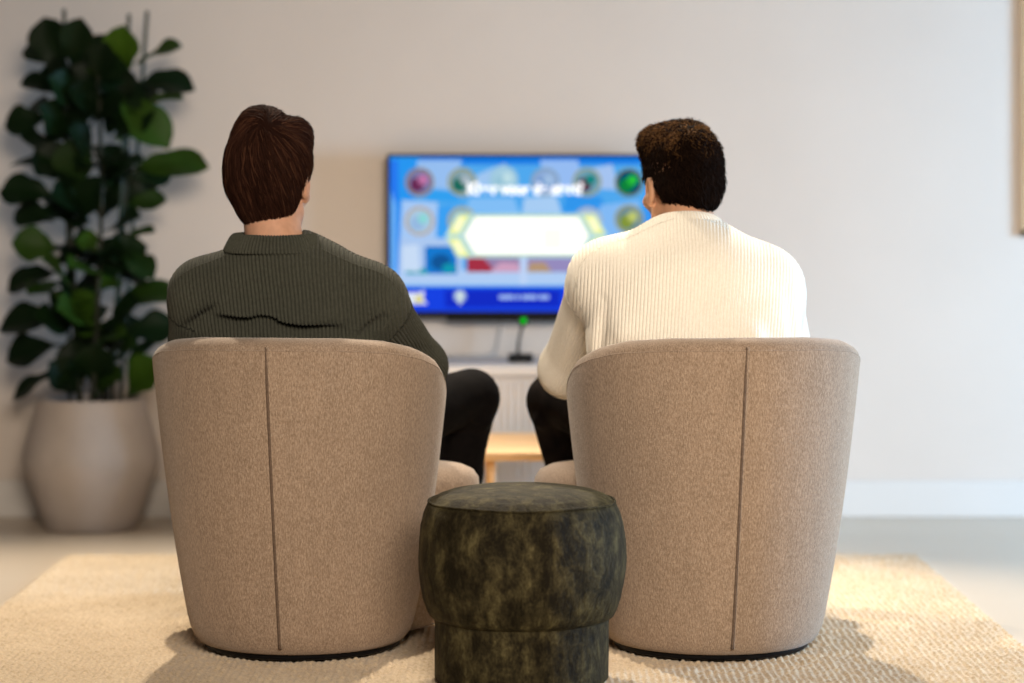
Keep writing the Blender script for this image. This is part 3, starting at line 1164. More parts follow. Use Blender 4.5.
# ------------------------------------------------------------------ signed distance modelling
class Grid:
    def __init__(self, lo, hi, h):
        self.lo = np.array(lo, float)
        self.h = h
        n = np.ceil((np.array(hi) - self.lo) / h).astype(int) + 1
        self.n = n
        self.ax = [(self.lo[i] + np.arange(n[i]) * h).astype(np.float32) for i in range(3)]
        self.F = np.full(n, 0.5, np.float32)

    def _sl(self, lo, hi):
        a = np.clip(np.floor((np.array(lo) - self.lo) / self.h).astype(int), 0, self.n)
        b = np.clip(np.ceil((np.array(hi) - self.lo) / self.h).astype(int) + 1, 0, self.n)
        s = tuple(slice(a[i], b[i]) for i in range(3))
        X = self.ax[0][s[0]][:, None, None]
        Y = self.ax[1][s[1]][None, :, None]
        Z = self.ax[2][s[2]][None, None, :]
        return s, X, Y, Z

    def _put(self, s, d, k, op):
        A = self.F[s]
        if A.size == 0:
            return
        if op == 'u':
            r = np.minimum(A, d) - np.maximum(k - np.abs(A - d), 0) ** 2 / (4 * k)
        else:
            d = -d
            r = np.maximum(A, d) + np.maximum(k - np.abs(A - d), 0) ** 2 / (4 * k)
        self.F[s] = r

    def cap(self, a, b, ra, rb, k=0.02, op='u', ysc=1.0):
        a, b = np.array(a, float), np.array(b, float)
        m = max(ra, rb) * max(1, ysc) + k + 3 * self.h
        s, X, Y, Z = self._sl(np.minimum(a, b) - m, np.maximum(a, b) + m)
        ba = b - a
        L2 = float(ba @ ba) + 1e-12
        t = np.clip(((X - a[0]) * ba[0] + (Y - a[1]) * ba[1] + (Z - a[2]) * ba[2]) / L2, 0, 1)
        d = np.sqrt((X - a[0] - t * ba[0]) ** 2 + ((Y - a[1] - t * ba[1]) / ysc) ** 2 + (Z - a[2] - t * ba[2]) ** 2) - (ra + (rb - ra) * t)
        self._put(s, d.astype(np.float32), k, op)

    def ell(self, c, r, k=0.02, op='u', R=None):
        c, r = np.array(c, float), np.array(r, float)
        m = r.max() + k + 3 * self.h
        s, X, Y, Z = self._sl(c - m, c + m)
        x, y, z = X - c[0], Y - c[1], Z - c[2]
        if R is not None:
            R = np.array(R)
            x, y, z = (R[0, 0] * x + R[1, 0] * y + R[2, 0] * z, R[0, 1] * x + R[1, 1] * y + R[2, 1] * z, R[0, 2] * x + R[1, 2] * y + R[2, 2] * z)
        k0 = np.sqrt((x / r[0]) ** 2 + (y / r[1]) ** 2 + (z / r[2]) ** 2)
        k1 = np.sqrt((x / r[0] ** 2) ** 2 + (y / r[1] ** 2) ** 2 + (z / r[2] ** 2) ** 2) + 1e-9
        d = k0 * (k0 - 1) / k1
        self._put(s, d.astype(np.float32), k, op)

    def half(self, p, nrm, k=0.004):
        """keep the side where (x-p).n < 0"""
        nrm = np.array(nrm, float)
        nrm /= np.linalg.norm(nrm)
        X, Y, Z = self.ax[0][:, None, None], self.ax[1][None, :, None], self.ax[2][None, None, :]
        d = ((X - p[0]) * nrm[0] + (Y - p[1]) * nrm[1] + (Z - p[2]) * nrm[2]).astype(np.float32)
        A = self.F
        self.F = np.maximum(A, d) + np.maximum(k - np.abs(A - d), 0) ** 2 / (4 * k)

    def groove(self, a, b, wd, dp):
        a, b = np.array(a, float), np.array(b, float)
        s, X, Y, Z = self._sl(np.minimum(a, b) - 3 * wd - 0.03, np.maximum(a, b) + 3 * wd + 0.03)
        ba = b - a
        t = np.clip(((X - a[0]) * ba[0] + (Y - a[1]) * ba[1] + (Z - a[2]) * ba[2]) / float(ba @ ba), 0, 1)
        px, pz = X - a[0] - t * ba[0], Z - a[2] - t * ba[2]
        py = (Y - a[1] - t * ba[1]) * 0.35
        pz = pz - 0.75 * (Y - a[1] - t * ba[1])          # the cut rises inwards, so cloth hangs over it
        d2 = px ** 2 + py ** 2 + pz ** 2
        amp = dp * np.sin(PI * np.clip(0.12 + 0.76 * t, 0, 1))
        self.F[s] += (amp * np.exp(-d2 / wd ** 2)).astype(np.float32)

    def displace(self, fn):
        X, Y, Z = self.ax[0][:, None, None], self.ax[1][None, :, None], self.ax[2][None, None, :]
        m = np.abs(self.F) < 0.03
        d = fn(X, Y, Z)
        self.F = (self.F - np.where(m, d, 0)).astype(np.float32)

    def sample(self, P):
        q = (P - self.lo) / self.h
        q = np.clip(q, 0, np.array(self.n) - 1.001)
        i = np.floor(q).astype(int)
        f = q - i
        r = 0
        for a in (0, 1):
            for b in (0, 1):
                for c in (0, 1):
                    wgt = (f[:, 0] if a else 1 - f[:, 0]) * (f[:, 1] if b else 1 - f[:, 1]) * (f[:, 2] if c else 1 - f[:, 2])
                    r = r + wgt * self.F[i[:, 0] + a, i[:, 1] + b, i[:, 2] + c]
        return r

    def grad(self, P):
        e = self.h
        g = np.stack([self.sample(P + e * np.eye(3)[i]) - self.sample(P - e * np.eye(3)[i]) for i in range(3)], 1)
        return g / (np.linalg.norm(g, axis=1)[:, None] + 1e-9)

    def mesh(self):
        F = self.F
        S = F < 0
        c = [S[a:S.shape[0] - 1 + a, b:S.shape[1] - 1 + b, d:S.shape[2] - 1 + d] for a in (0, 1) for b in (0, 1) for d in (0, 1)]
        anyv = c[0].copy()
        allv = c[0].copy()
        for x in c[1:]:
            anyv |= x
            allv &= x
        act = anyv & ~allv
        ijk = np.argwhere(act)
        idx = np.full(act.shape, -1, np.int32)
        idx[act] = np.arange(len(ijk))
        corner = np.array([(a, b, d) for a in (0, 1) for b in (0, 1) for d in (0, 1)])
        vals = np.stack([F[ijk[:, 0] + a, ijk[:, 1] + b, ijk[:, 2] + d] for a, b, d in corner], 1)
        acc = np.zeros((len(ijk), 3))
        cnt = np.zeros(len(ijk))
        for e0 in range(8):
            for e1 in range(e0 + 1, 8):
                if np.abs(corner[e0] - corner[e1]).sum() != 1:
                    continue
                v0, v1 = vals[:, e0], vals[:, e1]
                m = (v0 < 0) != (v1 < 0)
                t = np.where(m, v0 / np.where(m, v0 - v1, 1), 0)
                p = corner[e0] + t[:, None] * (corner[e1] - corner[e0])
                acc += np.where(m[:, None], p, 0)
                cnt += m
        V = self.lo + self.h * (ijk + acc / cnt[:, None])
        Q = []
        for ax in range(3):
            o1, o2 = (ax + 1) % 3, (ax + 2) % 3
            sl0 = [slice(None)] * 3
            sl1 = [slice(None)] * 3
            sl0[ax] = slice(0, -1)
            sl1[ax] = slice(1, None)
            A, B = S[tuple(sl0)], S[tuple(sl1)]
            e = np.argwhere(A != B)
            e = e[(e[:, o1] > 0) & (e[:, o2] > 0) & (e[:, o1] < S.shape[o1] - 1) & (e[:, o2] < S.shape[o2] - 1)]
            ins = A[e[:, 0], e[:, 1], e[:, 2]]
            d1 = np.zeros(3, int)
            d1[o1] = 1
            d2 = np.zeros(3, int)
            d2[o2] = 1
            g = lambda q: idx[q[:, 0], q[:, 1], q[:, 2]]
            q = np.stack([g(e - d1 - d2), g(e - d2), g(e), g(e - d1)], 1)
            q = np.where(ins[:, None], q, q[:, ::-1])
            Q.append(q)
        Q = np.concatenate(Q)
        Q = Q[(Q >= 0).all(1)]
        return V, Q


def relax(V, Q, it=2, lam=0.5):
    """a little smoothing to take the grid out of the surface"""
    n = len(V)
    e = np.concatenate([Q[:, [0, 1]], Q[:, [1, 2]], Q[:, [2, 3]], Q[:, [3, 0]]])
    for i in range(it):
        for l in (lam, -lam * 1.03):
            acc = np.zeros((n, 3))
            cnt = np.zeros(n)
            for k in range(3):
                acc[:, k] = np.bincount(e[:, 0], V[e[:, 1], k], n) + np.bincount(e[:, 1], V[e[:, 0], k], n)
            cnt = np.bincount(e[:, 0], minlength=n) + np.bincount(e[:, 1], minlength=n)
            V = V + l * (acc / np.maximum(cnt, 1)[:, None] - V)
    return V


def axis_param(P, a, b):
    a, b = np.array(a, float), np.array(b, float)
    ba = b - a
    t = ((P - a) @ ba) / (ba @ ba)
    tc = np.clip(t, 0, 1)
    d = np.linalg.norm(P - a - tc[:, None] * ba, axis=1)
    return t * np.linalg.norm(ba), d


def ring_angle(P, a, b):
    """angle of P about the axis a-b"""
    a, b = np.array(a, float), np.array(b, float)
    z = (b - a) / np.linalg.norm(b - a)
    x = np.cross(z, (0.2, 1, 0.1))
    x /= np.linalg.norm(x)
    y = np.cross(z, x)
    r = P - a
    return np.arctan2(r @ y, r @ x)


def rot(yaw, pitch=0.0, roll=0.0):
    return np.array((Matrix.Rotation(yaw, 3, 'Z') @ Matrix.Rotation(pitch, 3, 'X') @ Matrix.Rotation(roll, 3, 'Y')))


# ------------------------------------------------------------------ people
def torso_sdf(G, s, inset):
    k = 0.06
    i = inset
    c = s['chest']
    G.ell(c, np.array(s['chest_r']) - i, k)
    for a in ('sl', 'sr'):
        G.cap(s['neck'], s[a], s['neck_r'] - i, s['sh_r'] - i, k)
    G.cap(np.array(c) + (0, 0.02, -0.05), s['hip'], 0.17 - i, 0.165 - i, k, ysc=0.78)


def hand_sdf(G, wrist, fwd, down, side, curl):
    """palm with four fingers and a thumb; side=+1: thumb towards +lateral"""
    f = np.array(fwd, float)
    f /= np.linalg.norm(f)
    dn = np.array(down, float)
    dn -= f * (dn @ f)
    dn /= np.linalg.norm(dn)
    lat = np.cross(f, dn) * side
    w = np.array(wrist, float)
    knuckles = []
    for j, (o, ln) in enumerate(((0.030, 0.082), (0.010, 0.087), (-0.010, 0.083), (-0.029, 0.074))):
        kn = w + f * ln + lat * o
        G.cap(w + f * 0.012 + lat * o * 0.55, kn, 0.0135, 0.0115, 0.010)
        knuckles.append(kn)
    for j, (kn, ls) in enumerate(zip(knuckles, ((0.040, 0.026, 0.020), (0.045, 0.029, 0.022), (0.041, 0.027, 0.021), (0.032, 0.021, 0.018)))):
        p = kn
        a = curl[j]
        ang = 0.0
        for m, l in enumerate(ls):
            ang += a * (1.0, 1.2, 0.8)[m]
            d = f * math.cos(ang) + dn * math.sin(ang) + lat * (0.05, 0.015, -0.015, -0.05)[j]
            q = p + d / np.linalg.norm(d) * l
            G.cap(p, q, 0.0095 - 0.0008 * m, 0.0088 - 0.0010 * m, 0.003)
            p = q
    t0 = w + f * 0.02 + lat * 0.022
    t1 = t0 + f * 0.032 + lat * 0.026 + dn * 0.008
    t2 = t1 + f * 0.030 + lat * 0.010 + dn * 0.006
    t3 = t2 + f * 0.024 + lat * 0.002 + dn * 0.006
    G.cap(t0, t1, 0.0135, 0.011, 0.008)
    G.cap(t1, t2, 0.0105, 0.0095, 0.003)
    G.cap(t2, t3, 0.0095, 0.008, 0.003)


def head_sdf(G, c, R, sc):
    c = np.array(c)
    W = lambda *p: c + R @ (np.array(p) * sc)
    e = lambda p, r, k, op='u': G.ell(W(*p), np.array(r) * sc, k, op, R)
    e((0, -0.012, 0.035), (0.077, 0.098, 0.088), 0.02)
    e((0, 0.030, -0.028), (0.062, 0.070, 0.092), 0.03)
    e((0, 0.062, -0.095), (0.034, 0.032, 0.026), 0.03)
    G.cap(W(-0.053, 0.0, -0.062), W(-0.022, 0.07, -0.100), 0.021 * sc, 0.018 * sc, 0.025)
    G.cap(W(0.053, 0.0, -0.062), W(0.022, 0.07, -0.100), 0.021 * sc, 0.018 * sc, 0.025)
    G.cap(W(-0.036, 0.083, 0.024), W(0.036, 0.083, 0.024), 0.013 * sc, 0.013 * sc, 0.015)
    for sx in (-1, 1):
        e((sx * 0.033, 0.100, 0.004), (0.017, 0.013, 0.012), 0.012, 's')
        e((sx * 0.042, 0.072, -0.026), (0.024, 0.022, 0.018), 0.02)
        e((sx * 0.032, 0.084, 0.004), (0.0125, 0.0125, 0.0125), 0.002)
        # ear: rim, hollow and lobe
        e((sx * 0.0825, -0.008, -0.004), (0.010, 0.020, 0.031), 0.006)
        e((sx * 0.092, -0.004, 0.0), (0.008, 0.011, 0.018), 0.004, 's')
        e((sx * 0.079, 0.002, -0.032), (0.008, 0.009, 0.011), 0.006)
    G.cap(W(0, 0.094, 0.012), W(0, 0.116, -0.026), 0.008 * sc, 0.0125 * sc, 0.012)
    for sx in (-1, 1):
        e((sx * 0.012, 0.105, -0.030), (0.009, 0.010, 0.008), 0.006)
        e((sx * 0.006, 0.112, -0.040), (0.0035, 0.005, 0.004), 0.003, 's')
    e((0, 0.096, -0.056), (0.024, 0.010, 0.0065), 0.006)
    e((0, 0.094, -0.068), (0.021, 0.010, 0.0075), 0.006)
    G.cap(W(-0.02, 0.106, -0.0615), W(0.02, 0.106, -0.0615), 0.0022, 0.0022, 0.003, 's')


def build_body(s):
    h = 0.0036
    pts = np.array([s[k] for k in ('sl', 'sr', 'el', 'er', 'wl', 'wr', 'kl', 'kr', 'al', 'ar', 'head', 'hip')])
    lo = pts.min(0) - (0.14, 0.18, 0.12)
    hi = pts.max(0) + (0.14, 0.30, 0.20)
    G = Grid(lo, hi, h)
    torso_sdf(G, s, 0.028)
    for S_, E_, W_ in (('sl', 'el', 'wl'), ('sr', 'er', 'wr')):
        G.cap(s[S_], s[E_], 0.052, 0.040, 0.03)
        G.cap(s[E_], s[W_], 0.040, 0.027, 0.02)
    for K_, A_, H_ in (('kl', 'al', 'hl'), ('kr', 'ar', 'hr')):
        G.cap(s[H_], s[K_], 0.070, 0.045, 0.03)
        G.cap(s[K_], s[A_], 0.043, 0.032, 0.02)
        cf = np.array(s[K_]) * 0.68 + np.array(s[A_]) * 0.32 + (0, -0.006, 0)
        G.ell(cf, (0.036, 0.036, 0.08), 0.02)
        a = np.array(s[A_])
        G.cap(a + (0, -0.035, -0.045), a + (0, 0.12, -0.052), 0.026, 0.020, 0.03)
        G.cap(a, a + (0, 0.05, -0.045), 0.032, 0.026, 0.02)
    R = rot(*s['head_rot'])
    hc = np.array(s['head'])
    G.cap(np.array(s['neck']) + (0, 0, 0.02), hc + R @ np.array((0, -0.018, -0.03)) * s['head_sc'], 0.067, 0.059, 0.022)
    head_sdf(G, hc, R, s['head_sc'])
    for side, E_, W_, key in ((1, 'el', 'wl', 'hand_l'), (-1, 'er', 'wr', 'hand_r')):
        fw, dn, curl = s[key]
        hand_sdf(G, s[W_], fw, dn, -side, curl)
    V, Q = G.mesh()
    V = relax(V, Q, 1, 0.4)
    loc = (V - hc) @ R / s['head_sc']
    beard = np.clip((-0.030 - loc[:, 2]) / 0.02, 0, 1) * np.clip((loc[:, 1] - 0.012) / 0.02, 0, 1) * np.clip((loc[:, 2] + 0.135) / 0.02, 0, 1) * s['beard']
    lips = np.clip(1 - np.abs(loc[:, 0]) / 0.027, 0, 1) ** 0.4 * np.clip(1 - np.abs(loc[:, 2] + 0.062) / 0.014, 0, 1) * (loc[:, 1] > 0.095)
    beard = beard * (1 - lips)
    o = np_mesh('person', V, Q, [s['skin'], M['eye'], M['iris']], None, {'beard': beard, 'lips': np.clip(lips, 0, 0.7)})
    C = loc[Q].mean(1)
    mi = np.zeros(len(Q), np.int32)
    for sx in (-1, 1):
        d = C - np.array((sx * 0.032, 0.084, 0.004))
        r = np.linalg.norm(d, axis=1)
        fr = (r < 0.0138) & (d[:, 1] > 0.006) & (np.abs(d[:, 2] + 0.001) < 0.0058)
        mi[fr] = 1
        mi[fr & (d[:, 0] ** 2 + d[:, 2] ** 2 < 0.0055 ** 2)] = 2
    o.data.polygons.foreach_set('material_index', mi)
    return o


def wrinkle(seed, amp, fx=1.0, fz=1.0):
    r = np.random.default_rng(seed)
    ws = [(r.uniform(-1, 1, 3) * (18 * fx, 18, 22 * fz), r.uniform(0, 6), r.uniform(0.4, 1)) for _ in range(7)]

    def fn(X, Y, Z):
        t = 0
        for (kx, ky, kz), p, a in ws:
            t = t + a * np.sin(kx * X + ky * Y + kz * Z + p)
        return amp * t / 3.0
    return fn


def build_sweater(s, body):
    h = 0.0042
    pts = np.array([s[k] for k in ('sl', 'sr', 'el', 'er', 'wl', 'wr', 'hip', 'neck')])
    G = Grid(pts.min(0) - (0.16, 0.22, 0.06), pts.max(0) + (0.16, 0.12, 0.16), h)
    torso_sdf(G, s, 0.0)
    for S_, E_, W_ in (('sl', 'el', 'wl'), ('sr', 'er', 'wr')):
        G.cap(s[S_], s[E_], s['sh_r'], s['el_r'], 0.045)
        G.cap(s[E_], s[W_], s['el_r'] - 0.002, 0.043, 0.03)
    for a, b, ra, rb, k in s['folds']:
        G.cap(a, b, ra, rb, k)
    for a, b, wd, dp, _ in s['creases']:
        G.groove(a, b, wd, dp)
    G.displace(wrinkle(s['seed'], s['wr_amp']))
    hz = s['hip'][2] - 0.02
    G.half((0, 0, hz), (0, 0, -1), 0.02)
    # neck opening
    n = np.array(s['collar_c'])
    up = np.array(s['collar_up'])
    G.cap(n - up * 0.02, n + up * 0.12, 0.062, 0.066, 0.012, 's')
    V, Q = G.mesh()
    V = relax(V, Q, 2, 0.5)
    # rib coordinate
    c = np.array(s['chest'])
    tilt = s.get('rib_tilt', 0.0)
    x = V[:, 0] - c[0] - tilt * (V[:, 2] - c[2])
    fan = 1 + s['rib_fan'] * (V[:, 2] - 0.6)
    y = V[:, 1] - c[1]
    ang = np.arctan2(x, -(y - 0.02) * 1.35)
    rib = ang * 0.20 * np.where(np.abs(ang) < 9, 1, 1)
    flat = np.clip((np.abs(x) < 0.5), 0, 1)
    rib = np.where(y < 0.0, x / fan, np.sign(x) * 0.42 - x / fan)
    for S_, E_, W_ in (('sl', 'el', 'wl'), ('sr', 'er', 'wr')):
        t1, d1 = axis_param(V, s[S_], s[E_])
        t2, d2 = axis_param(V, s[E_], s[W_])
        ua = ring_angle(V, s[S_], s[E_]) * s['sh_r']
        fa = ring_angle(V, s[E_], s[W_]) * s['el_r']
        out = np.sign(s[S_][0] - c[0])
        dt = s['drop']
        m1 = (t1 > dt + 0.35 * (0.0)) & (d1 < s['sh_r'] + 0.022) & ((V[:, 0] - s[S_][0]) * out > 0.015)
        m2 = (d2 < s['el_r'] + 0.02) & (t2 > 0) & (d2 < d1)
        rib = np.where(m1, ua, rib)
        rib = np.where(m2, fa, rib)
    o = np_mesh('sweater', V, Q, s['knit'], body, {'rib': rib})
    o['label'] = s['sweater_label']
    refine(o)
    # collar: ribbed band standing round the neck
    up = up / np.linalg.norm(up)
    xa = np.array((1.0, 0, 0)) - up * up[0]
    xa /= np.linalg.norm(xa)
    ya = np.cross(up, xa)
    na = 180
    ca, cb, hh = s['collar_a'], s['collar_b'], s['collar_h']
    sec = []
    for t in np.linspace(0, 2 * PI, 18, endpoint=False):     # rounded upright section
        u = 0.0075 * np.sign(math.cos(t)) * abs(math.cos(t)) ** 0.7
        v = hh * 0.5 * np.sign(math.sin(t)) * abs(math.sin(t)) ** 0.55
        sec.append((u, v))
    VV, rr = [], []
    for j in range(na):
        a = 2 * PI * j / na
        for u, v in sec:
            k = 1.0 - 0.20 * (v / hh + 0.5)
            ra = (ca * k + u)
            rb = (cb * k + u)
            p = n + xa * ra * math.cos(a) + ya * rb * math.sin(a) + up * v
            VV.append(p)
            rr.append(a * ca)
    ns = len(sec)
    QQ = []
    for j in range(na):
        for i in range(ns):
            QQ.append((j * ns + i, ((j + 1) % na) * ns + i, ((j + 1) % na) * ns + (i + 1) % ns, j * ns + (i + 1) % ns))
    per = 2 * PI * ca
    rr = np.array(rr) * (round(per / s['period']) * s['period'] / per)
    oc = np_mesh('collar', VV, QQ, s['knit'], None, {'rib': rr})
    oc.parent = o
    refine(oc)
    # cuffs
    for E_, W_ in (('el', 'wl'), ('er', 'wr')):
        a, b = np.array(s[E_]), np.array(s[W_])
        d = (b - a) / np.linalg.norm(b - a)
        Vt, Qt = tube_np([b - d * 0.012, b - d * 0.004, b + d * 0.018, b + d * 0.030, b + d * 0.034], [0.0405, 0.043, 0.0425, 0.039, 0.031], 40)
        ra = ring_angle(Vt, a, b) * 0.042
        q = refine(np_mesh('cuff', Vt, Qt, s['knit'], None, {'rib': ra}))
        q.parent = o
    # stitched shoulder and armhole seams laid on the surface
    for path in s['seams']:
        P = np.array(path, float)
        t = np.linspace(0, 1, len(P))
        tt = np.linspace(0, 1, 40)
        S = np.stack([np.interp(tt, t, P[:, i]) for i in range(3)], 1)
        for _ in range(6):
            S[1:-1] = (S[:-2] + 2 * S[1:-1] + S[2:]) / 4
        for _ in range(8):
            S = S - (G.sample(S)[:, None]) * G.grad(S) * 0.9
        V2, Q2 = tube_np(S, 0.0032, 8)
        q = np_mesh('seam', V2, Q2, s['knit'], None, {'rib': np.full(len(V2), s['period'] * 0.5)})
        q.parent = o
    return o


def build_trousers(s, body):
    h = 0.005
    pts = np.array([s[k] for k in ('kl', 'kr', 'al', 'ar', 'hip', 'hl', 'hr')])
    G = Grid(pts.min(0) - (0.14, 0.2, 0.06), pts.max(0) + (0.14, 0.14, 0.16), h)
    G.cap(s['hl'], s['hr'], 0.112, 0.112, 0.04)
    for K_, A_, H_ in (('kl', 'al', 'hl'), ('kr', 'ar', 'hr')):
        a = np.array(s[A_])
        k_ = np.array(s[K_])
        G.cap(s[H_], k_, 0.092, 0.0635, 0.04)
        G.cap(k_, k_ * 0.55 + a * 0.45, 0.0605, 0.0565, 0.02)
        G.cap(k_ * 0.55 + a * 0.45, a + (0, 0, 0.03), 0.0565, 0.048, 0.02)
        # cloth pulled over the back of the knee
        G.cap(k_ + (-0.03, -0.05, -0.05), k_ + (0.03, -0.045, -0.06), 0.012, 0.012, 0.03)
    G.displace(wrinkle(s['seed'] + 50, 0.0040, 1.5, 1.6))
    V, Q = G.mesh()
    V = relax(V, Q, 2, 0.5)
    o = np_mesh('trousers', V, Q, s['cloth'], body)
    return o


def build_shoes(s, body):
    for A_ in ('al', 'ar'):
        a = np.array(s[A_])
        G = Grid(a - (0.08, 0.10, 0.12), a + (0.08, 0.24, 0.06), 0.004)
        z = 0.003
        sole = z + 0.022
        G.cap((a[0], a[1] - 0.045, sole + 0.012), (a[0], a[1] + 0.135, sole + 0.010), 0.036, 0.040, 0.02)
        G.cap((a[0], a[1] - 0.02, sole + 0.03), (a[0], a[1] + 0.06, sole + 0.028), 0.040, 0.034, 0.03)
        G.cap((a[0], a[1] - 0.015, sole + 0.05), (a[0], a[1] - 0.012, sole + 0.075), 0.043, 0.042, 0.02)
        G.half((0, 0, z + 0.018), (0, 0, -1), 0.004)
        V, Q = G.mesh()
        V = relax(V, Q, 2, 0.5)
        o = np_mesh('shoe', V, Q, M['shoe'], body)
        G = Grid(a - (0.08, 0.12, 0.12), a + (0.08, 0.26, 0.0), 0.004)
        G.cap((a[0], a[1] - 0.045, z + 0.012), (a[0], a[1] + 0.137, z + 0.012), 0.039, 0.043, 0.01)
        G.half((0, 0, z), (0, 0, -1), 0.003)
        G.half((0, 0, z + 0.022), (0, 0, 1), 0.003)
        V, Q = G.mesh()
        q = np_mesh('sole', V, Q, M['sole'], None)
        q.parent = o


def build_hair(s, body):
    R = rot(*s['head_rot'])
    hc = np.array(s['head'])
    sc = s['head_sc']
    W = lambda p: hc + R @ (np.array(p) * sc)
    G = Grid(hc - 0.18, hc + 0.19, 0.0032)
    for p, r, k in s['hair_blobs']:
        G.ell(W(p), np.array(r) * sc, k, 'u', R)
    for p, nrm, k in s['hair_cuts']:
        # cut limited to the head: wedge in front of the plane
        G.half(W(p), R @ np.array(nrm), k)
    for p, r, k in s['hair_holes']:
        G.ell(W(p), np.array(r) * sc, k, 's', R)
    G.displace(wrinkle(s['seed'] + 9, s['hair_lump'], 3.0, 3.0))
    V, Q = G.mesh()
    V = relax(V, Q, 1, 0.5)
    nb = len(V)
    # locks: thin tapered strands combed over the base
    r = np.random.default_rng(s['seed'] + 3)
    N = s['strands']
    ids = r.integers(0, nb, N)
    P = V[ids].copy()
    crown = W(s['crown'])
    T = 9
    path = [P - G.grad(P) * 0.003]
    tint = np.clip(r.beta(1.6, 2.6, N) * s['tint_k'], 0, 1)
    ph = r.uniform(0, 2 * PI, N)
    lift = r.uniform(0.001, s['lift'], N)
    ln = r.uniform(*s['strand_len'], N)
    clump = np.floor(r.uniform(0, 90, N))
    top = np.clip(((P - hc) @ R)[:, 2] / 0.1, 0, 1)
    jit = r.normal(0, s['jitter'], (N, 3))
    for t in range(1, T):
        g = G.grad(P)
        d = P - crown
        d = d / (np.linalg.norm(d, axis=1)[:, None] + 1e-6)
        d = d + np.array((0, 0, -1.0)) * s['gravity'] + np.array(s['comb'])
        sw = np.cross(g, d) * s['swirl']
        d = d + sw + jit
        cu = s['curl'] * (0.35 + top)
        a = np.cross(g, d)
        d = d + a * (np.sin(ph + t * s['curl_f'])[:, None]) * cu[:, None]
        d = d - g * (d * g).sum(1)[:, None]
        d = d / (np.linalg.norm(d, axis=1)[:, None] + 1e-6)
        P = P + d * (ln / (T - 1))[:, None]
        tgt = lift * (0.3 + (t / T)) + s['curl'] * 0.004 * np.maximum(0, np.sin(ph * 2 + t * s['curl_f'])) * (0.3 + top)
        for _ in range(2):
            P = P - ((G.sample(P) - tgt)[:, None]) * G.grad(P)
        path.append(P.copy())
    path = np.stack(path, 1)                                   # N,T,3
    prof = np.array([0.6, 1, 1, 1, 0.95, 0.85, 0.7, 0.45, 0.08])
    wd = r.uniform(*s['strand_w'], N)
    tang = np.gradient(path, axis=1)
    tang /= np.linalg.norm(tang, axis=2)[..., None] + 1e-9
    ref = G.grad(path.reshape(-1, 3)).reshape(N, T, 3)
    sd = np.cross(tang, ref)
    sd /= np.linalg.norm(sd, axis=2)[..., None] + 1e-9
    up = np.cross(sd, tang)
    VV = []
    k = 4
    for j in range(k):
        a = 2 * PI * j / k
        VV.append(path + (sd * math.cos(a) + up * math.sin(a) * 0.6) * (wd[:, None] * prof[None, :])[..., None])
    VV = np.stack(VV, 2)                                       # N,T,k,3
    idx = np.arange(N * T * k).reshape(N, T, k) + nb
    q = []
    for j in range(k):
        j2 = (j + 1) % k
        q.append(np.stack([idx[:, :-1, j], idx[:, :-1, j2], idx[:, 1:, j2], idx[:, 1:, j]], -1).reshape(-1, 4))
    Vall = np.concatenate([V, VV.reshape(-1, 3)])
    Qall = np.concatenate([Q] + q)
    tt = np.concatenate([np.full(nb, 0.1), np.repeat(tint, T * k)])
    tt[nb:] = np.clip(tt[nb:] + np.repeat(s['lit_top_tint'] * np.clip((((V[ids] - hc) @ R)[:, 2] - 0.055) / 0.07, 0, 1) ** 1.5 * r.uniform(0, 1, N), T * k), 0, 1)  # top strands paler: highlight from the spots put into the tint
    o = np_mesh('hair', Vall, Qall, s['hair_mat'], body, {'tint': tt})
    return o


def build_person(s):
    body = build_body(s)
    tag(body, s['label'], 'person')
    build_hair(s, body)
    build_sweater(s, body)
    build_trousers(s, body)
    build_shoes(s, body)
    return body


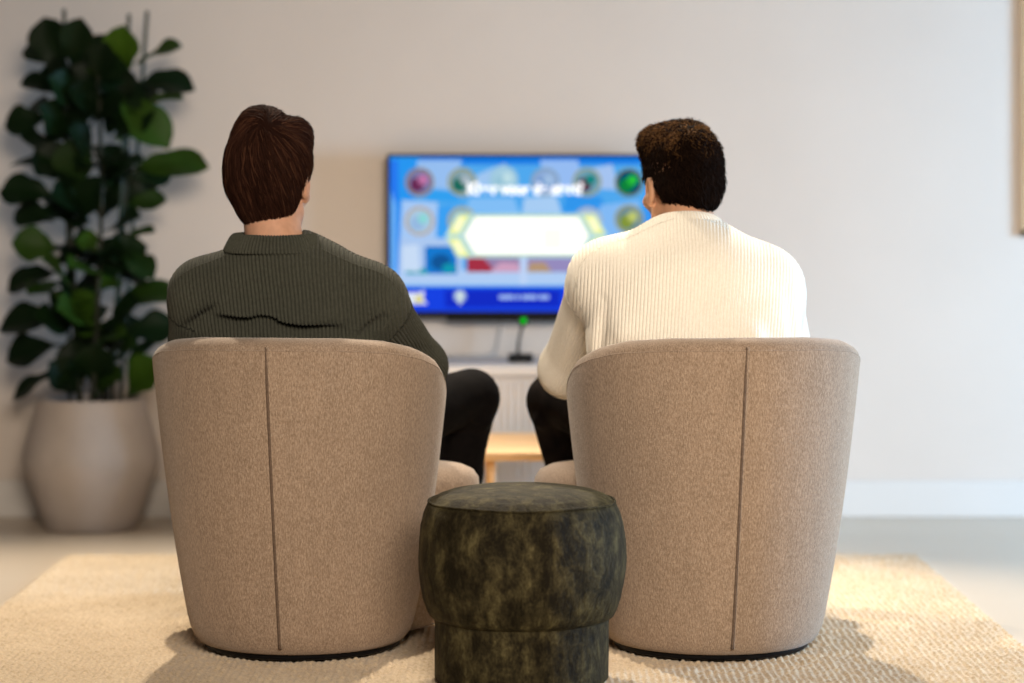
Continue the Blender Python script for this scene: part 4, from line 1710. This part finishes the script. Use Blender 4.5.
LEFT = dict(
    label='person in a grey green ribbed sweater sitting in the left armchair watching television',
    sweater_label='grey green ribbed knit sweater',
    seed=11, skin=M['skin_l'], knit=M['green_knit'], cloth=M['trousers_black'], hair_mat=M['hair_l'], beard=0.35,
    head=(-0.541, 5.425, 1.022), head_rot=(-0.24, -0.03, 0.02), head_sc=1.03,
    neck=(-0.519, 5.355, 0.824), neck_r=0.078, sl=(-0.680, 5.37, 0.772), sr=(-0.318, 5.37, 0.760), sh_r=0.076, el_r=0.060,
    el=(-0.720, 5.45, 0.575), er=(-0.212, 5.53, 0.605), wl=(-0.655, 5.69, 0.605), wr=(-0.30, 5.74, 0.585),
    hand_l=((0.25, 0.95, -0.15), (0.1, -0.1, -1), (0.25, 0.28, 0.3, 0.33)), hand_r=((-0.2, 0.95, -0.15), (0.0, -0.1, -1), (0.25, 0.28, 0.3, 0.33)),
    chest=(-0.492, 5.375, 0.655), chest_r=(0.212, 0.142, 0.25), hip=(-0.482, 5.47, 0.44),
    hl=(-0.575, 5.51, 0.45), hr=(-0.39, 5.51, 0.45), kl=(-0.705, 5.90, 0.505), kr=(-0.095, 5.90, 0.508), al=(-0.675, 5.93, 0.085), ar=(-0.178, 5.915, 0.085),
    folds=[],
    creases=[((-0.650, 5.265, 0.705), (-0.52, 5.235, 0.715), 0.014, 0.034, 0), ((-0.545, 5.235, 0.714), (-0.375, 5.250, 0.685), 0.014, 0.034, 0),
             ((-0.640, 5.270, 0.740), (-0.40, 5.245, 0.732), 0.024, -0.015, 0),
             ((-0.715, 5.30, 0.690), (-0.640, 5.27, 0.748), 0.012, 0.018, 0), ((-0.330, 5.275, 0.680), (-0.285, 5.295, 0.725), 0.011, 0.018, 0),
             ((-0.345, 5.25, 0.685), (-0.31, 5.26, 0.715), 0.009, 0.007, 0), ((-0.23, 5.42, 0.67), (-0.19, 5.44, 0.63), 0.012, 0.006, 0)],
    wr_amp=0.0035, rib_fan=0.25, rib_tilt=-0.12, drop=0.052, period=0.0082,
    collar_c=(-0.526, 5.352, 0.889), collar_up=(0.0, -0.05, 1.0), collar_a=0.108, collar_b=0.092, collar_h=0.040,
    seams=[[(-0.425, 5.31, 0.87), (-0.36, 5.31, 0.85), (-0.30, 5.32, 0.82), (-0.25, 5.33, 0.775)],
           [(-0.625, 5.31, 0.87), (-0.68, 5.31, 0.845), (-0.725, 5.32, 0.81)],
           [(-0.252, 5.33, 0.775), (-0.245, 5.30, 0.735), (-0.262, 5.28, 0.69), (-0.285, 5.28, 0.65)]],
    hair_blobs=[((0, -0.018, 0.043), (0.087, 0.112, 0.100), 0.01), ((0.0, -0.045, -0.003), (0.078, 0.075, 0.070), 0.03), ((0.010, -0.056, -0.054), (0.058, 0.044, 0.050), 0.03),
                ((-0.020, 0.0, 0.108), (0.058, 0.085, 0.058), 0.025), ((0.050, 0.010, 0.102), (0.032, 0.055, 0.042), 0.012)],
    hair_cuts=[((0, 0.03, 0.0), (0, 0.80, -0.60), 0.02)],
    hair_holes=[((0.092, 0.014, -0.036), (0.030, 0.036, 0.032), 0.006), ((-0.088, 0.0, -0.026), (0.018, 0.028, 0.030), 0.006)],
    hair_lump=0.0028, tint_k=1.0, lit_top_tint=0.25, strands=5200, crown=(0.018, -0.085, 0.105), lift=0.006, strand_len=(0.045, 0.095), jitter=0.16, gravity=0.75, comb=(0, 0, 0), swirl=0.35,
    curl=0.12, curl_f=0.8, strand_w=(0.0007, 0.0019),
)

RIGHT = dict(
    label='person in a cream ribbed sweater leaning forward in the right armchair',
    sweater_label='cream ribbed knit sweater',
    seed=23, skin=M['skin_r'], knit=M['cream_knit'], cloth=M['trousers_brown'], hair_mat=M['hair_r'], beard=0.9,
    head=(0.388, 5.52, 1.012), head_rot=(0.36, -0.06, -0.02), head_sc=1.0,
    neck=(0.392, 5.45, 0.862), neck_r=0.088, sl=(0.220, 5.44, 0.803), sr=(0.556, 5.43, 0.788), sh_r=0.088, el_r=0.066,
    el=(0.130, 5.66, 0.590), er=(0.638, 5.60, 0.58), wl=(0.30, 5.86, 0.60), wr=(0.46, 5.87, 0.60),
    hand_l=((0.55, 0.75, -0.1), (0.5, -0.1, -0.8), (0.5, 0.5, 0.55, 0.6)), hand_r=((-0.35, 0.85, -0.2), (-0.5, -0.1, -0.8), (0.5, 0.5, 0.55, 0.6)),
    chest=(0.402, 5.375, 0.685), chest_r=(0.238, 0.150, 0.245), hip=(0.45, 5.46, 0.44),
    hl=(0.36, 5.51, 0.45), hr=(0.54, 5.51, 0.45), kl=(0.098, 5.90, 0.500), kr=(0.695, 5.89, 0.50), al=(0.205, 5.915, 0.085), ar=(0.655, 5.92, 0.085),
    folds=[((0.25, 5.27, 0.69), (0.52, 5.24, 0.68), 0.018, 0.018, 0.04)],
    creases=[((0.190, 5.32, 0.62), (0.205, 5.30, 0.75), 0.013, 0.012, 0), ((0.625, 5.31, 0.64), (0.610, 5.29, 0.77), 0.014, 0.010, 0),
             ((0.27, 5.24, 0.80), (0.42, 5.23, 0.79), 0.02, 0.004, 0), ((0.40, 5.23, 0.74), (0.58, 5.26, 0.76), 0.02, 0.005, 0)],
    wr_amp=0.0032, rib_fan=0.1, rib_tilt=0.08, drop=0.055, period=0.0075,
    collar_c=(0.392, 5.455, 0.922), collar_up=(0.0, 0.36, 1.0), collar_a=0.090, collar_b=0.084, collar_h=0.030,
    seams=[],
    hair_blobs=[((0, -0.015, 0.046), (0.079, 0.104, 0.092), 0.01), ((0.0, -0.045, -0.004), (0.068, 0.066, 0.056), 0.025), ((0.004, -0.055, -0.026), (0.048, 0.048, 0.032), 0.02),
                ((0.0, 0.020, 0.104), (0.068, 0.080, 0.048), 0.02), ((-0.034, 0.035, 0.090), (0.044, 0.05, 0.046), 0.02)],
    hair_cuts=[((0, 0.035, 0.0), (0, 0.80, -0.60), 0.02)],
    hair_holes=[((0.086, 0.0, -0.018), (0.022, 0.036, 0.040), 0.006), ((-0.088, -0.004, -0.024), (0.036, 0.050, 0.044), 0.006)],
    hair_lump=0.0055, tint_k=0.65, lit_top_tint=1.0, strands=5200, crown=(0.0, -0.06, 0.135), lift=0.0095, strand_len=(0.03, 0.06), jitter=0.3, gravity=0.45, comb=(0, 0, 0), swirl=0.25,
    curl=0.95, curl_f=1.15, strand_w=(0.0007, 0.0018),
)

build_room()
build_rug()
build_chair('armchair', (-0.4700, 5.42, 0), math.radians(-9.5), 'beige woven tub armchair on the left, holding the person in green', 0.02)
build_chair('armchair', (0.4450, 5.42, 0), math.radians(9.5), 'beige woven tub armchair on the right, holding the person in cream', -0.02)
build_pouf()
build_tv()
build_console()
build_device()
build_table()
build_picture()
build_plant()
build_person(LEFT)
build_person(RIGHT)
